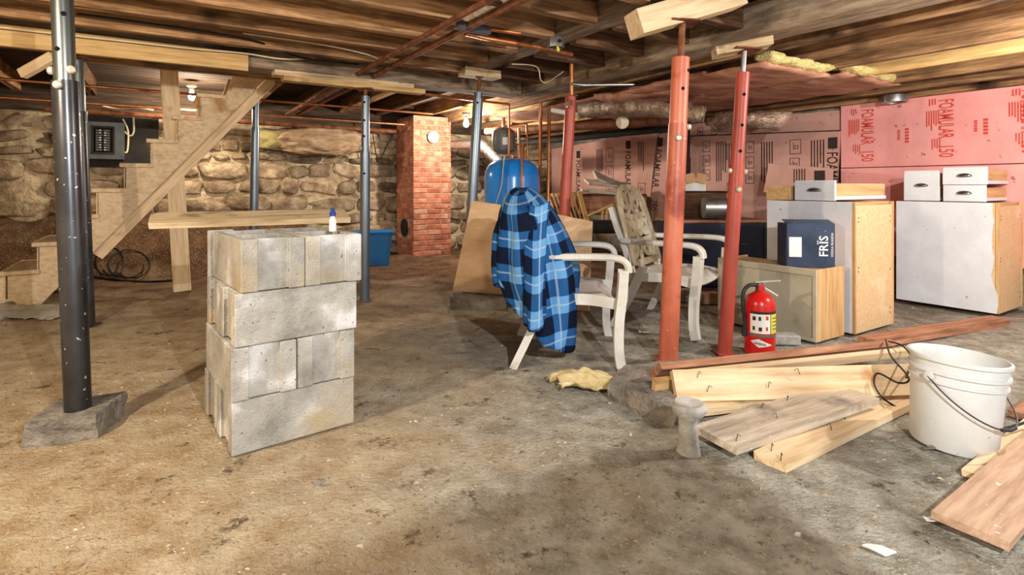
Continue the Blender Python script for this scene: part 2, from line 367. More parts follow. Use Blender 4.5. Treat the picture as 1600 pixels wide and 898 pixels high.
M['box_navy'] = mk('dark_printed_card', [(36, 48, 68), (66, 80, 104)], 4.0, rough=0.45, bump=0.08, spots=[((150, 160, 176), 34.0, 0.7, 0.74)], vary=0)
M['card'] = mk('brown_card', [(176, 134, 92), (200, 160, 116)], 8.0, rough=0.8, bump=0.1, vary=0.05)
M['rag'] = mk('grubby_cloth', [(164, 140, 90), (204, 184, 134), (222, 206, 164)], 12.0, rough=0.95, bump=0.4, vary=0.05)
M['paper'] = mk('scrap_paper', [(206, 202, 192), (228, 226, 220)], 12.0, rough=0.8, bump=0.1, vary=0.05)
M['sheet'] = mk('clouded_plastic_sheet', [(150, 142, 124), (196, 190, 176)], 7.0, rough=0.35, bump=0.4, vary=0.05)
M['nozzle'] = mk('blue_cap_plastic', [(26, 52, 130), (40, 66, 150)], 8.0, rough=0.4, bump=0, vary=0)
M['porcelain'] = mk('porcelain', [(220, 208, 180), (236, 226, 204)], 8.0, rough=0.3, bump=0, vary=0)
M['chrome'] = mk('worn_chrome', [(86, 82, 76), (150, 146, 140)], 20.0, rough=0.25, metal=0.9, bump=0.02, vary=0)
M['dial'] = mk('pale_metal_disc', [(170, 164, 150), (210, 206, 196)], 16.0, rough=0.45, metal=0.4, bump=0.3, vary=0)
M['foamgrey'] = mk('grey_pipe_foam', [(74, 74, 80), (98, 98, 104)], 10.0, rough=0.8, bump=0.1, vary=0.05)
M['cratewood'] = mk('varnished_slats', [(176, 132, 72), (210, 170, 108)], 3.0, G_, 0.5, bump=0.1, vary=0.1)
M['nail'] = mk('nail_steel', [(64, 54, 46), (92, 80, 70)], 8.0, rough=0.5, metal=0.6, bump=0, vary=0)
def glow(name, col, s):
    m = bpy.data.materials.new(name); m.use_nodes = True; b = m.node_tree.nodes['Principled BSDF']
    b.inputs['Base Color'].default_value = (1, 1, 1, 1); b.inputs['Emission Color'].default_value = (*col, 1); b.inputs['Emission Strength'].default_value = s
    return m
M['lit'] = glow('lit_bulb_glass', (1.0, 0.9, 0.72), 40)

def floor_material():
    m = bpy.data.materials.new('dirt_floor'); m.use_nodes = True; nt = m.node_tree; N = nt.nodes; L = nt.links; b = N['Principled BSDF']
    b.inputs['Roughness'].default_value = 0.95; b.inputs['Specular IOR Level'].default_value = 0.15
    tc = N.new('ShaderNodeTexCoord'); sp = N.new('ShaderNodeSeparateXYZ'); L.new(tc.outputs['Object'], sp.inputs[0])
    def nz(s, d=6, r=0.65):
        n = N.new('ShaderNodeTexNoise'); n.inputs['Scale'].default_value = s; n.inputs['Detail'].default_value = d; n.inputs['Roughness'].default_value = r; L.new(tc.outputs['Object'], n.inputs['Vector']); return n.outputs['Fac']
    def mr(x, a, b_, c=0.0, d=1.0):
        q = N.new('ShaderNodeMapRange'); q.inputs[1].default_value = a; q.inputs[2].default_value = b_; q.inputs[3].default_value = c; q.inputs[4].default_value = d; L.new(x, q.inputs[0]); return q.outputs[0]
    def mx(f, a, c, mode='MIX'):
        x = N.new('ShaderNodeMix'); x.data_type = 'RGBA'; x.blend_type = mode
        if isinstance(f, float): x.inputs['Factor'].default_value = f
        else: L.new(f, x.inputs['Factor'])
        for s, q in (('A', a), ('B', c)):
            if isinstance(q, tuple): x.inputs[s].default_value = (*lin(q), 1)
            else: L.new(q, x.inputs[s])
        return x.outputs['Result']
    def add(a, c):
        x = N.new('ShaderNodeMath'); x.operation = 'ADD'; L.new(a, x.inputs[0]); L.new(c, x.inputs[1]); return x.outputs[0]
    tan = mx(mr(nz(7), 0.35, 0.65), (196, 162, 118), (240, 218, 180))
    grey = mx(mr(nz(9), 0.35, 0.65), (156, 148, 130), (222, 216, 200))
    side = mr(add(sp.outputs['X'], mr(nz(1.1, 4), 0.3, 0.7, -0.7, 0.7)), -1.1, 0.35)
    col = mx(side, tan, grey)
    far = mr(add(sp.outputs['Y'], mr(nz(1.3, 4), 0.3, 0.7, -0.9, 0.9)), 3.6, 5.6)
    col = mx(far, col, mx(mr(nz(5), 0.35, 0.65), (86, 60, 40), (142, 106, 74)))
    # brown noise patches: dirt tone, partly shade painted into the floor colour
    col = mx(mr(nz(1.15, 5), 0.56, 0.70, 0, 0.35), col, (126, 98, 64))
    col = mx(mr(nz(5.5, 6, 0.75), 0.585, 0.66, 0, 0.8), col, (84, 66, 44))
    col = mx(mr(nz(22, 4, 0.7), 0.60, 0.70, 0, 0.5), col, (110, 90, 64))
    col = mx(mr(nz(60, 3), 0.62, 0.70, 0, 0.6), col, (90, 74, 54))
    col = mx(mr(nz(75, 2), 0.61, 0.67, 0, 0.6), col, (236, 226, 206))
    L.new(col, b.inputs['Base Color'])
    bp = N.new('ShaderNodeBump'); bp.inputs['Strength'].default_value = 1.0; bp.inputs['Distance'].default_value = 0.035
    L.new(add(nz(12), nz(70)), bp.inputs['Height']); L.new(bp.outputs[0], b.inputs['Normal'])
    return m
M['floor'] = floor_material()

def plaid_material():
    m = bpy.data.materials.new('blue_plaid_flannel'); m.use_nodes = True; nt = m.node_tree; N = nt.nodes; L = nt.links; b = N['Principled BSDF']
    b.inputs['Roughness'].default_value = 0.95; b.inputs['Specular IOR Level'].default_value = 0.1
    uv = N.new('ShaderNodeUVMap'); uv.uv_map = 'UVMap'; sp = N.new('ShaderNodeSeparateXYZ'); L.new(uv.outputs[0], sp.inputs[0])
    def mth(op, a, c=None):
        x = N.new('ShaderNodeMath'); x.operation = op
        for i, q in enumerate((a, c)):
            if q is None: continue
            if isinstance(q, (int, float)): x.inputs[i].default_value = q
            else: L.new(q, x.inputs[i])
        return x.outputs[0]
    def stripe(s):
        f = mth('FRACT', mth('DIVIDE', s, 0.185)); wide = mth('LESS_THAN', f, 0.5)
        thin = mth('LESS_THAN', mth('ABSOLUTE', mth('SUBTRACT', f, 0.75)), 0.025)
        return wide, thin
    wu, tu = stripe(sp.outputs['X']); wv, tv = stripe(sp.outputs['Y'])
    s = mth('ADD', wu, wv)
    cr = N.new('ShaderNodeValToRGB'); cr.color_ramp.interpolation = 'CONSTANT'
    e = cr.color_ramp.elements; e[0].position = 0; e[0].color = (*lin((100, 152, 200)), 1); e[1].position = 0.3; e[1].color = (*lin((36, 84, 138)), 1)
    q = e.new(0.7); q.color = (*lin((17, 25, 44)), 1)
    L.new(mth('DIVIDE', s, 2.0), cr.inputs[0])
    x = N.new('ShaderNodeMix'); x.data_type = 'RGBA'; L.new(mth('MULTIPLY', mth('MAXIMUM', tu, tv), 0.35), x.inputs['Factor']); L.new(cr.outputs[0], x.inputs['A']); x.inputs['B'].default_value = (*lin((190, 210, 226)), 1)
    L.new(x.outputs['Result'], b.inputs['Base Color'])
    n = N.new('ShaderNodeTexNoise'); n.inputs['Scale'].default_value = 160; L.new(uv.outputs[0], n.inputs['Vector'])
    bp = N.new('ShaderNodeBump'); bp.inputs['Strength'].default_value = 0.3; bp.inputs['Distance'].default_value = 0.004; L.new(n.outputs['Fac'], bp.inputs['Height']); L.new(bp.outputs[0], b.inputs['Normal'])
    return m
M['plaid'] = plaid_material()

# ------------------------------------------------------------------ the setting
def sst(a, b, x):
    t = min(1, max(0, (x - a) / (b - a))); return t * t * (3 - 2 * t)
BWALL, RWALL = 7.67, 5.62
def fh(x, y):
    p = V((x, y, 0)); a = p.dot(Vv); b = p.dot(Uv)
    h = 0.012 * noise.noise(V((x * 1.3, y * 1.3, 0))) + 0.007 * noise.noise(V((x * 5, y * 5, 3))) + 0.004 * noise.noise(V((x * 14, y * 14, 5)))
    h += 0.62 * sst(6.7, 7.6, b) * (1 - sst(1.3, 2.1, a)) * (1 + 0.25 * noise.noise(V((a * 2.2, b * 3, 1))))
    h += 0.05 * sst(5.0, 6.5, b) * sst(2.2, 3.0, a) * noise.noise(V((x * 2.5, y * 2.5, 8)))
    return h - 0.006
def build_floor():
    vs_, fs = [], []; ys = []; y = 0.55
    while y < 11.5: ys.append(y); y += 0.022 + 0.011 * y
    nx = 250
    for y in ys:
        hw = 1.6 + 1.05 * y
        for i in range(nx + 1):
            x = -hw + 2 * hw * i / nx; vs_.append((x, y, fh(x, y)))
    for j in range(len(ys) - 1):
        for i in range(nx): fs.append((j * (nx + 1) + i, j * (nx + 1) + i + 1, (j + 1) * (nx + 1) + i + 1, (j + 1) * (nx + 1) + i))
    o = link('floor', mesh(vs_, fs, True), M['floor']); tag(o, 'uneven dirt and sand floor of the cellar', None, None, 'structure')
    # ground behind the camera
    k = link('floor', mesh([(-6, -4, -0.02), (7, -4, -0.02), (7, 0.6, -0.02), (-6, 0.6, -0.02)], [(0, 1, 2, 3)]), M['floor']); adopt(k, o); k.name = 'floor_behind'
build_floor()
# loose crumbs and chips lying on the dirt
def crumbs():
    vs_, fs = [], []; rnd = random.Random(3)
    for i in range(9000):
        y = 0.95 + 3.6 * rnd.random() ** 1.6; x = (rnd.random() * 2 - 1) * (0.2 + 0.98 * y)
        r = 0.0016 + 0.005 * rnd.random() ** 5; z = fh(x, y); n0 = len(vs_); a = rnd.random() * 6.28
        st = 1 + 2.2 * rnd.random() ** 2; ca, sa = math.cos(a), math.sin(a)
        for (px, py, pz) in ((1, 0, 0), (-.5, .8, 0), (-.5, -.8, 0), (0, 0, 1.0)):
            px *= st; vs_.append((x + r * (px * ca - py * sa), y + r * (px * sa + py * ca), z + r * pz))
        fs += [(n0, n0 + 1, n0 + 3), (n0 + 1, n0 + 2, n0 + 3), (n0 + 2, n0, n0 + 3)]
    return mesh(vs_, fs)
M['crumb'] = mk('crumbs', [(84, 66, 46), (166, 142, 106), (226, 214, 190)], 9.0, rough=0.95, bump=0, vary=0, detail=3)
tag(link('dirt_crumbs', crumbs(), M['crumb']), 'loose crumbs and wood chips scattered over the dirt floor', 'debris', None, 'stuff')

def stone_wall():
    vs_, fs = [], []; na, nz = 260, 60; a0, a1 = -2.7, RWALL + 0.2
    for j in range(nz + 1):
        for i in range(na + 1):
            a = a0 + (a1 - a0) * i / na; z = -0.1 + 1.86 * j / nz
            d = 0.05 * noise.noise(V((a * 2.2, z * 3.6, 0))) + 0.018 * noise.noise(V((a * 9, z * 12, 4)))
            vs_.append(R(a, BWALL + d, z))
    for j in range(nz):
        for i in range(na): fs.append((j * (na + 1) + i, j * (na + 1) + i + 1, (j + 1) * (na + 1) + i + 1, (j + 1) * (na + 1) + i))
    wob = tag(link('wall_back', mesh(vs_, fs, True), M['mortar']), 'rubble stone cellar wall behind the stairs and chimney', None, None, 'structure')
    protos = [rockmesh(s, 3, 0.45, 0.24) for s in range(16)]
    for p in protos: p.materials.append(M['stone'])
    rnd = random.Random(11); z = 0.0; rot = Matrix.Rotation(YAW, 4, 'Z')
    while z < 1.66:
        rh = rnd.uniform(0.10, 0.30); a = -1.75 + rnd.uniform(0, .2)
        while a < 5.5:
            l = rnd.uniform(0.2, 0.62) * (.6 + 1.8 * rh); h = rh * rnd.uniform(0.7, 1.0)
            if not (2.95 < a < 3.3) and not (a + l / 2 < 1.6 and z + rh / 2 < 0.4):
                zz = z + rh / 2 + rnd.uniform(-.02, .02)
                m = Matrix.Translation(R(a + l / 2, BWALL + rnd.uniform(0.02, 0.075), zz)) @ rot @ Matrix.Rotation(rnd.uniform(-.2, .2), 4, 'Y') @ Matrix.Diagonal((l * 1.0, rnd.uniform(0.16, 0.26), h, 1))
                link('stone', protos[rnd.randrange(16)], None, wob, m)
            a += l + rnd.uniform(0.0, 0.035)
        z += rh + rnd.uniform(-0.005, 0.02)
stone_wall()
wr = tag(link('wall_right', mesh([R(RWALL, -3, -.1), R(RWALL, BWALL + .2, -.1), R(RWALL, BWALL + .2, 2.15), R(RWALL, -3, 2.15)], [(3, 2, 1, 0)]), M['concrete']), 'right-hand cellar wall behind the foam boards', None, None, 'structure')
tag(link('wall_left', mesh([R(-2.6, -2, -.1), R(-2.6, BWALL + .2, -.1), R(-2.6, BWALL + .2, 2.15), R(-2.6, -2, 2.15)], [(0, 1, 2, 3)]), M['mortar']), 'left cellar wall outside the picture', None, None, 'structure')

def ceiling():
    zt = 2.12
    root = link('ceiling', mesh([R(-2.7, -2.5, zt + .03), R(RWALL + .1, -2.5, zt + .03), R(RWALL + .1, BWALL + .2, zt + .03), R(-2.7, BWALL + .2, zt + .03)], [(3, 2, 1, 0)]), M['subfloor'])
    tag(root, 'open underside of the floor above with joists and boards', None, None, 'structure')
    def pl(p0, p1): board('plank', p0, p1, 0.145, 0.022, M['subfloor'], root)
    a = -1.95
    while a < 3.0: pl(R(a, 1.2, zt), R(a, 4.6, zt)); a += 0.152
    b = 4.7
    while b < BWALL: pl(R(-2.2, b, zt), R(3.1, b, zt)); b += 0.152
    b = 0.2
    while b < BWALL: pl(R(3.1, b, zt), R(RWALL, b, zt)); b += 0.152
    def jo(p0, p1, wd, ht, zb, mat, rough=0.006):
        q = V((0, 0, zb + ht / 2)); board('joist', p0 + q, p1 + q, wd, ht, mat, root, rough=rough, n=16)
    # near left bay: joists run along v
    for i, b in enumerate((1.66, 2.05, 2.46, 2.87, 3.3, 3.72, 4.13)):
        jo(R(-2.5, b), R(2.14, b), 0.07, 0.2, 1.895 + 0.008 * (i % 2), M['joist'])
        if i > 0: jo(R(2.36, b + 0.05), R(3.05, b + 0.05), 0.06, 0.19, 1.91, M['joist_dark'])
    # far bay: joists run along u to the stone wall
    for i, a in enumerate((-2.2, -1.7, -1.25, -0.62, 0.98, 1.55, 2.1, 2.6, 3.2, 3.75)):
        jo(R(a, 4.6), R(a, BWALL), 0.065, 0.17, 1.94, M['joist_dark' if i % 2 else 'joist'])
    # stair opening trimmer
    jo(R(-0.7, 5.55), R(1.0, 5.55), 0.05, 0.18, 1.94, M['joist'])
    # right bay: joists run along u
    for i, a in enumerate((3.42, 3.78, 4.14, 4.5, 4.86, 5.2, 5.5)):
        jo(R(a, -0.4), R(a, BWALL), 0.06, 0.19, 1.84 - 0.021 * i, M['joist_new' if i == 3 else 'joist'])
    jo(R(5.58, -0.6), R(5.58, BWALL), 0.07, 0.34, 1.735, M['joist_dark'])
ceiling()

o = tag(board('sill_beam', R(-2.6, BWALL + .02, 1.93), R(RWALL, BWALL + .02, 1.93), .22, .36, M['sill'], None, rough=.015, n=30), 'sill timber along the top of the stone wall, coloured dark for the shaded recess', 'beam')
def beam(name, label, p0, p1, wd, ht, mat, rough=0.012, n=26):
    return tag(board(name, p0, p1, wd, ht, mat, None, rough=rough, n=n), label, 'beam')
beam('carrying_beam', 'long rough carrying timber running across the cellar in front of the stairs', R(-2.5, 4.6, 1.83 + .1), R(3.0, 4.6, 1.83 + .1), 0.2, 0.2, M['timber'])
beam('ceiling_beam', 'weathered timber beam with the metal junction box on its side', R(2.25, 0.3, 2.03), R(2.25, 4.48, 2.03), 0.20, 0.20, M['timber'])
beam('ceiling_beam', 'weathered timber beam running over the red posts', R(3.12, -0.2, 1.955), R(3.12, 4.6, 1.955), 0.22, 0.21, M['timber'])
tag(board('ledger_board', R(-2.3, 4.47, 1.86), R(0.55, 4.47, 1.86), 0.03, 0.13, M['joist_new'], None, rough=0.003), 'yellow new ledger board along the carrying timber above the stairs', 'board')
t = tag(thing('doubled_plank', 'doubled yellow board clamped under the carrying timber by the middle steel post', 'board', R(1.3, 4.5, 1.75)), None)
pA, pB = PB(443, 116, 4.45), PB(665, 150, 4.45)
board('plank', R(pA.dot(Vv), 4.5, 1.77), R(pB.dot(Vv), 4.5, 1.77), 0.1, 0.038, M['joist_new'], t, rough=0.003)
board('plank', R(pA.dot(Vv) - .06, 4.53, 1.81), R(pB.dot(Vv) - .1, 4.53, 1.81), 0.13, 0.038, M['pine_old'], t, rough=0.003)

# ------------------------------------------------------------------ steel posts
def jackpost(label, base, top, r, mat, split=0.72, mat2=None, screw=0.0, holes=(), bolts=(), plate=0.075, screw_mat='rust', baseplate=True, pump=0.008):
    base, top = V(base), V(top); ax = (top - base); L_ = ax.length; ax.normalize()
    t = thing('steel_post', label, 'post', base)
    q = V((0, 0, 1)).rotation_difference(ax).to_matrix().to_4x4(); m = Matrix.Translation(base) @ q
    mat2 = mat2 or mat; h1 = L_ * split; h2 = L_ - screw
    link('outer_tube', lathemesh([(r * .9, 0.0), (r, 0.0), (r, h1), (r * .9, h1)], 24), mat, t, m)
    ri = r - pump
    link('inner_tube', lathemesh([(ri, h1 - .05), (ri, h2), (ri * .8, h2)], 24), mat2, t, m)
    if screw > 0: link('screw', lathemesh([(r * .36, h2 - .06), (r * .36, L_)], 12), M[screw_mat], t, m)
    if baseplate: link('base_plate', matcopy(boxmesh(r * 2.6, r * 2.6, 0.008, 0.001, mat.name), mat), mat, t, m @ Matrix.Translation((0, 0, .004)))
    link('top_plate', matcopy(boxmesh(plate * 2, plate * 2, 0.008, 0.001, 'rust'), M['rust']), M['rust'], t, m @ Matrix.Translation((0, 0, L_ - .004)))
    for (f, ang) in holes:
        z = f * L_; rr = ri if z > h1 else r; d = V((math.cos(ang), math.sin(ang), 0))
        link('hole', lathemesh([(0, -.004), (.0095, -.004), (.0095, .0012), (0, .0012)], 12), M['hole'], t, m @ Matrix.Translation(d * rr + V((0, 0, z))) @ d.to_track_quat('Z', 'Y').to_matrix().to_4x4())
    for (f, ang) in bolts:
        z = f * L_; rr = ri if z > h1 else r; d = V((math.cos(ang), math.sin(ang), 0))
        link('bolt', lathemesh([(.006, -.004), (.016, 0.0), (.016, .012), (.010, .018), (0, .018)], 10), M['bolt'], t, m @ Matrix.Translation(d * rr + V((0, 0, z))) @ d.to_track_quat('Z', 'Y').to_matrix().to_4x4())
    return t
def at_h(x0, y0, x1, y1, d, h):
    """world point at height h on the post axis seen through the pixels (x0,y0)-(x1,y1) at depth d"""
    a, b = P(x0, y0, d), P(x1, y1, d); return a + (b - a) * ((h - a.z) / (b.z - a.z))
f_ = -math.pi / 2                                        # towards the camera
d = 2.14
jackpost('tall black and steel jack post on the broken concrete pad at left', at_h(97, 0, 122, 637, d, .085), at_h(97, 0, 122, 637, d, 1.9), 0.0445, M['black_post'], 0.70, M['galv_post'],
         holes=[(.765, f_ + .1), (.84, f_ + .75), (.91, f_ + .05), (.965, f_ + .75)], bolts=[(.722, f_ + 1.1), (.722, f_ - 1.2), (.688, f_ + .2)], baseplate=False)
d = 3.75
jackpost('dark steel post close behind the tall black post, in front of the stairs', at_h(121, 100, 137, 497, d, 0.0), at_h(121, 100, 137, 497, d, 1.82), 0.043, M['black_post'], 0.80, M['galv_post'], bolts=[(.70, f_ + .5)], holes=[(.9, f_)])
d = 5.75
jackpost('slim blue-grey steel post behind the concrete block stack', at_h(400, 140, 397, 322, d, 0.0), at_h(400, 140, 397, 322, d, 1.95), 0.042, M['blue_post'], 0.8, holes=[(.9, f_)])
d = 4.55
jackpost('blue-grey steel post under the doubled board, right of the block stack', at_h(571, 140, 570, 465, d, 0.0), at_h(571, 140, 570, 465, d, 1.75), 0.040, M['blue_post'], 0.70, screw=0.06,
         holes=[(.935, f_), (.85, f_), (.775, f_), (.60, f_ + .1)], bolts=[(.72, f_ - 1.0)])
d = 4.66
jackpost('blue-grey steel post behind the leaning plywood, topped by a wood block', at_h(748, 138, 738, 310, d, 0.085), at_h(748, 138, 738, 310, d, 1.86), 0.043, M['blue_post'], 0.90, screw=0.12, holes=[(.88, f_)], plate=0.03)
pc = at_h(748, 138, 738, 310, 4.66, 1.895)
tag(board('wood_block', pc - Vv * .17, pc + Vv * .17, 0.14, 0.066, M['pine_old'], None, rough=0.004), 'pale wood block on top of the post behind the plywood', 'block')
d = 2.93
jackpost('thick rust-red jack post standing among the planks', at_h(1064, 85, 1044, 560, d, 0.02), at_h(1064, 85, 1044, 560, d, 1.82), 0.0500, M['red_post'], 0.70, screw=0.19,
         holes=[(.855, f_ + .8), (.80, f_ + .1)], bolts=[(.655, f_ - .2), (.69, f_ + 1.1)], pump=0.004)
d = 3.12
jackpost('slimmer dark red jack post beside the fire extinguisher', at_h(1161, 112, 1132, 552, d, 0.0), at_h(1161, 112, 1132, 552, d, 1.72), 0.039, M['red_post_dark'], 0.62, screw=0.13,
         holes=[(.85, f_), (.75, f_), (.665, f_)], bolts=[(.60, f_ - 1.3), (.60, f_ + 1.3), (.54, f_)], pump=0.003, screw_mat='galv')
d = 4.35
jackpost('dull red steel post behind the plaid shirt', at_h(892, 150, 882, 335, d, 0.0), at_h(892, 150, 882, 335, d, 1.66), 0.045, M['red_post_dark'], 0.6, pump=0.003, plate=0.05)
tube('standpipe', [P(893, 150, 4.35), P(893, 82, 4.35)], 0.016, M['copper'])['label'] = 'copper riser standing on the dull red post'
bpy.data.objects['standpipe']['category'] = 'pipe'
d = 6.2
jackpost('thin black post half hidden behind the thick red post', at_h(1074, 190, 1073, 290, d, 0.0), at_h(1074, 190, 1073, 290, d, 1.8), 0.04, M['dark'], 0.7)
# timber packing over the red posts
tag(board('beam_block', P(996, 30, 2.9) + V((-.02, 0, -.03)), P(1150, -6, 3.05), 0.15, 0.13, M['pine'], None, rough=0.003), 'new square timber block above the thick red post', 'block')
tag(board('wood_block', P(1120, 80, 3.12) + V((0, .05, 0)), P(1203, 66, 3.12), 0.14, 0.045, M['pine_old'], None, rough=0.004), 'flat wood shim on the slimmer red post', 'block')

# footings
hh = .085
tag(slabrock('concrete_pad', [PH(34, 662, hh), PH(151, 647, hh), PH(196, 612, hh), PH(92, 622, hh)], .11, M['concrete'], amp=0.018, rows=7), 'broken concrete pad under the tall black post', 'concrete pad')
hh = .07
tag(slabrock('concrete_pad', [PH(950, 598, hh), PH(1052, 640, hh), PH(1082, 612, hh), PH(1060, 560, hh), PH(975, 570, hh)], .10, M['concrete'], amp=0.012), 'dirty concrete footing beside the rag, under the thick red post', 'concrete pad')
hh = .085
tag(slabrock('stone_slab', [PH(700, 464, hh), PH(792, 466, hh), PH(785, 448, hh), PH(715, 448, hh)], .11, M['concrete'], amp=0.015), 'flat stone under the leaning plywood', 'stone')

# ------------------------------------------------------------------ stairs
def stairs():
    b0, b1 = 5.70, 6.42
    A0, Z0, da, dz = -0.83, 0.50, 0.188, 0.2133
    t = thing('staircase', 'open pine basement stairs rising to the right along the stone wall', 'stairs', R(-.9, b0, 0))
    def nose(k): return A0 + da * k, Z0 + dz * k
    for bb in (b0, b1):
        lo = lambda a: 1.19 * (a + 0.80)          # lower edge of the stringer
        pts = [(-1.32, 0.0), (-0.80, 0.0), (0.93, lo(0.93)), (0.60, lo(0.93))]
        for k in reversed(range(-1, 7)):
            a, z = nose(k); pts += [(a + da + .02, z - .03), (a + .02, z - .03)]
        pts += [(-1.32, .12)]
        prism('stringer', [R(a, bb, z) for a, z in pts], Uv * 0.04, M['pine'], t)
    # doubler board fixed along the stringer
    s = (0.95, 1.08); 
    board('cleat', R(-.44, b0 + .07, 0.36), R(0.96, b0 + .07, 2.02), 0.09, 0.04, M['pine'], t, up=Uv)
    for k in range(-1, 7):
        a, z = nose(k)
        board('tread', R(a + .10, b0 - .03, z - .015), R(a + .10, b1 + .05, z - .015), da + .05, 0.034, M['pine'], t)
        board('riser', R(a + .02, b0, z - .03 - dz / 2 + .01), R(a + .02, b1, z - .03 - dz / 2 + .01), 0.02, dz - .03, M['pine'], t)
    q0, q1 = PB(263, 92, 5.78), PB(285, 455, 5.78)
    board('stud', R(q1.dot(Vv), 5.78, 0.0), R(q0.dot(Vv), 5.78, 2.08), 0.14, 0.045, M['pine'], t, up=Uv)
    return t
stairs()
tag(board('wood_offcut', P(34, 116, 3.4), P(84, 88, 3.4), 0.05, 0.06, M['pine'], None), 'short pine offcut nailed slantwise under the joists at far left', 'board')

# ------------------------------------------------------------------ chimney
def chimney():
    a0, a1, b0, b1, H = 2.87, 3.44, 6.95, 7.58, 1.90
    t = thing('chimney', 'red brick chimney stack standing before the stone wall', 'chimney', R((a0 + a1) / 2, (b0 + b1) / 2, 0))
    rot = Matrix.Rotation(YAW, 4, 'Z')
    link('mortar_core', matcopy(boxmesh(a1 - a0 - .016, b1 - b0 - .016, H + .1, 0.002, 'bm'), M['brick_mortar']), None, t, Matrix.Translation(R((a0 + a1) / 2, (b0 + b1) / 2, H / 2 - .05)) @ rot)
    rnd = random.Random(5); ch = 0.0715; n = int(H / ch); bl = (a1 - a0) / 2.75
    def bricks(L_, place, k):
        x = -bl * (0.5 if k % 2 else 0.0)
        while x < L_ - 0.01:
            s, e = max(x, 0), min(x + bl, L_)
            if e - s > 0.03: place(s, e)
            x += bl
    for k in range(n):
        z = k * ch + ch / 2 - .01
        def front(s, e):
            m = Matrix.Translation(R(a0 + (s + e) / 2, b0 + .03 + rnd.uniform(-.004, .003), z)) @ rot
            link('brick', matcopy(boxmesh(e - s - .011, .06, ch - .012, .004, 'br'), M['brick']), None, t, m)
        def side(s, e):
            if s < .02: s = .062
            if e - s < .03 or (k in (3, 4, 5, 6) and .2 < (s + e) / 2 < .42): return
            m = Matrix.Translation(R(a0 + .03 + rnd.uniform(-.003, .003), b0 + (s + e) / 2, z)) @ rot
            link('brick', matcopy(boxmesh(.06, e - s - .011, ch - .012, .004, 'br'), M['brick']), None, t, m)
        bricks(a1 - a0, front, k); bricks(b1 - b0, side, k + 1)
    # sooty clean-out hole on the left face, round flue cover on the front
    lathe('cleanout_hole', [(.0, .0), (.115, .0), (.125, .012), (.09, .016), (.0, .004)], M['dark'], t, R(a0 - .002, b0 + .3, 0.37), -Vv)
    c = PB(677, 214, b0 - .02)
    lathe('flue_cover', [(.0, .0), (.082, .0), (.086, .012), (.07, .022), (.066, .012), (.0, .016)], M['dial'], t, c, -Uv)
chimney()

# ------------------------------------------------------------------ concrete block stack
def cmu_mesh(L_, W, H):
    xs = [-L_ / 2, -L_ / 2 + .016, -L_ / 2 + .05, -.02, .02, L_ / 2 - .05, L_ / 2 - .016, L_ / 2]
    ys = [-W / 2, -W / 2 + .03, -W / 2 + .058, W / 2 - .058, W / 2 - .03, W / 2]
    def solid(i, j):
        if not (0 <= i < 7 and 0 <= j < 5): return False
        if i in (0, 6) and j in (1, 2, 3) and j == 2: return False
        if i in (2, 4) and j in (1, 2, 3): return False
        return True
    bm = bmesh.new(); cache = {}
    def vt(i, j, k):
        if (i, j, k) not in cache: cache[(i, j, k)] = bm.verts.new((xs[i], ys[j], (-.5 + k) * H))
        return cache[(i, j, k)]
    for i in range(7):
        for j in range(5):
            if not solid(i, j): continue
            bm.faces.new([vt(i, j, 1), vt(i + 1, j, 1), vt(i + 1, j + 1, 1), vt(i, j + 1, 1)])
            bm.faces.new([vt(i, j + 1, 0), vt(i + 1, j + 1, 0), vt(i + 1, j, 0), vt(i, j, 0)])
            for (di, dj, p, q) in ((-1, 0, (i, j + 1), (i, j)), (1, 0, (i + 1, j), (i + 1, j + 1)), (0, -1, (i, j), (i + 1, j)), (0, 1, (i + 1, j + 1), (i, j + 1))):
                if not solid(i + di, j + dj): bm.faces.new([vt(*p, 0), vt(*q, 0), vt(*q, 1), vt(*p, 1)])
    bmesh.ops.recalc_face_normals(bm, faces=bm.faces)
    ed = [e for e in bm.edges if e.calc_face_angle(0) > 1.0]
    bmesh.ops.bevel(bm, geom=ed, offset=.0035, segments=1, affect='EDGES')
    me = bpy.data.meshes.new('cmu'); bm.to_mesh(me); bm.free(); me.materials.append(M['cmu']); return me
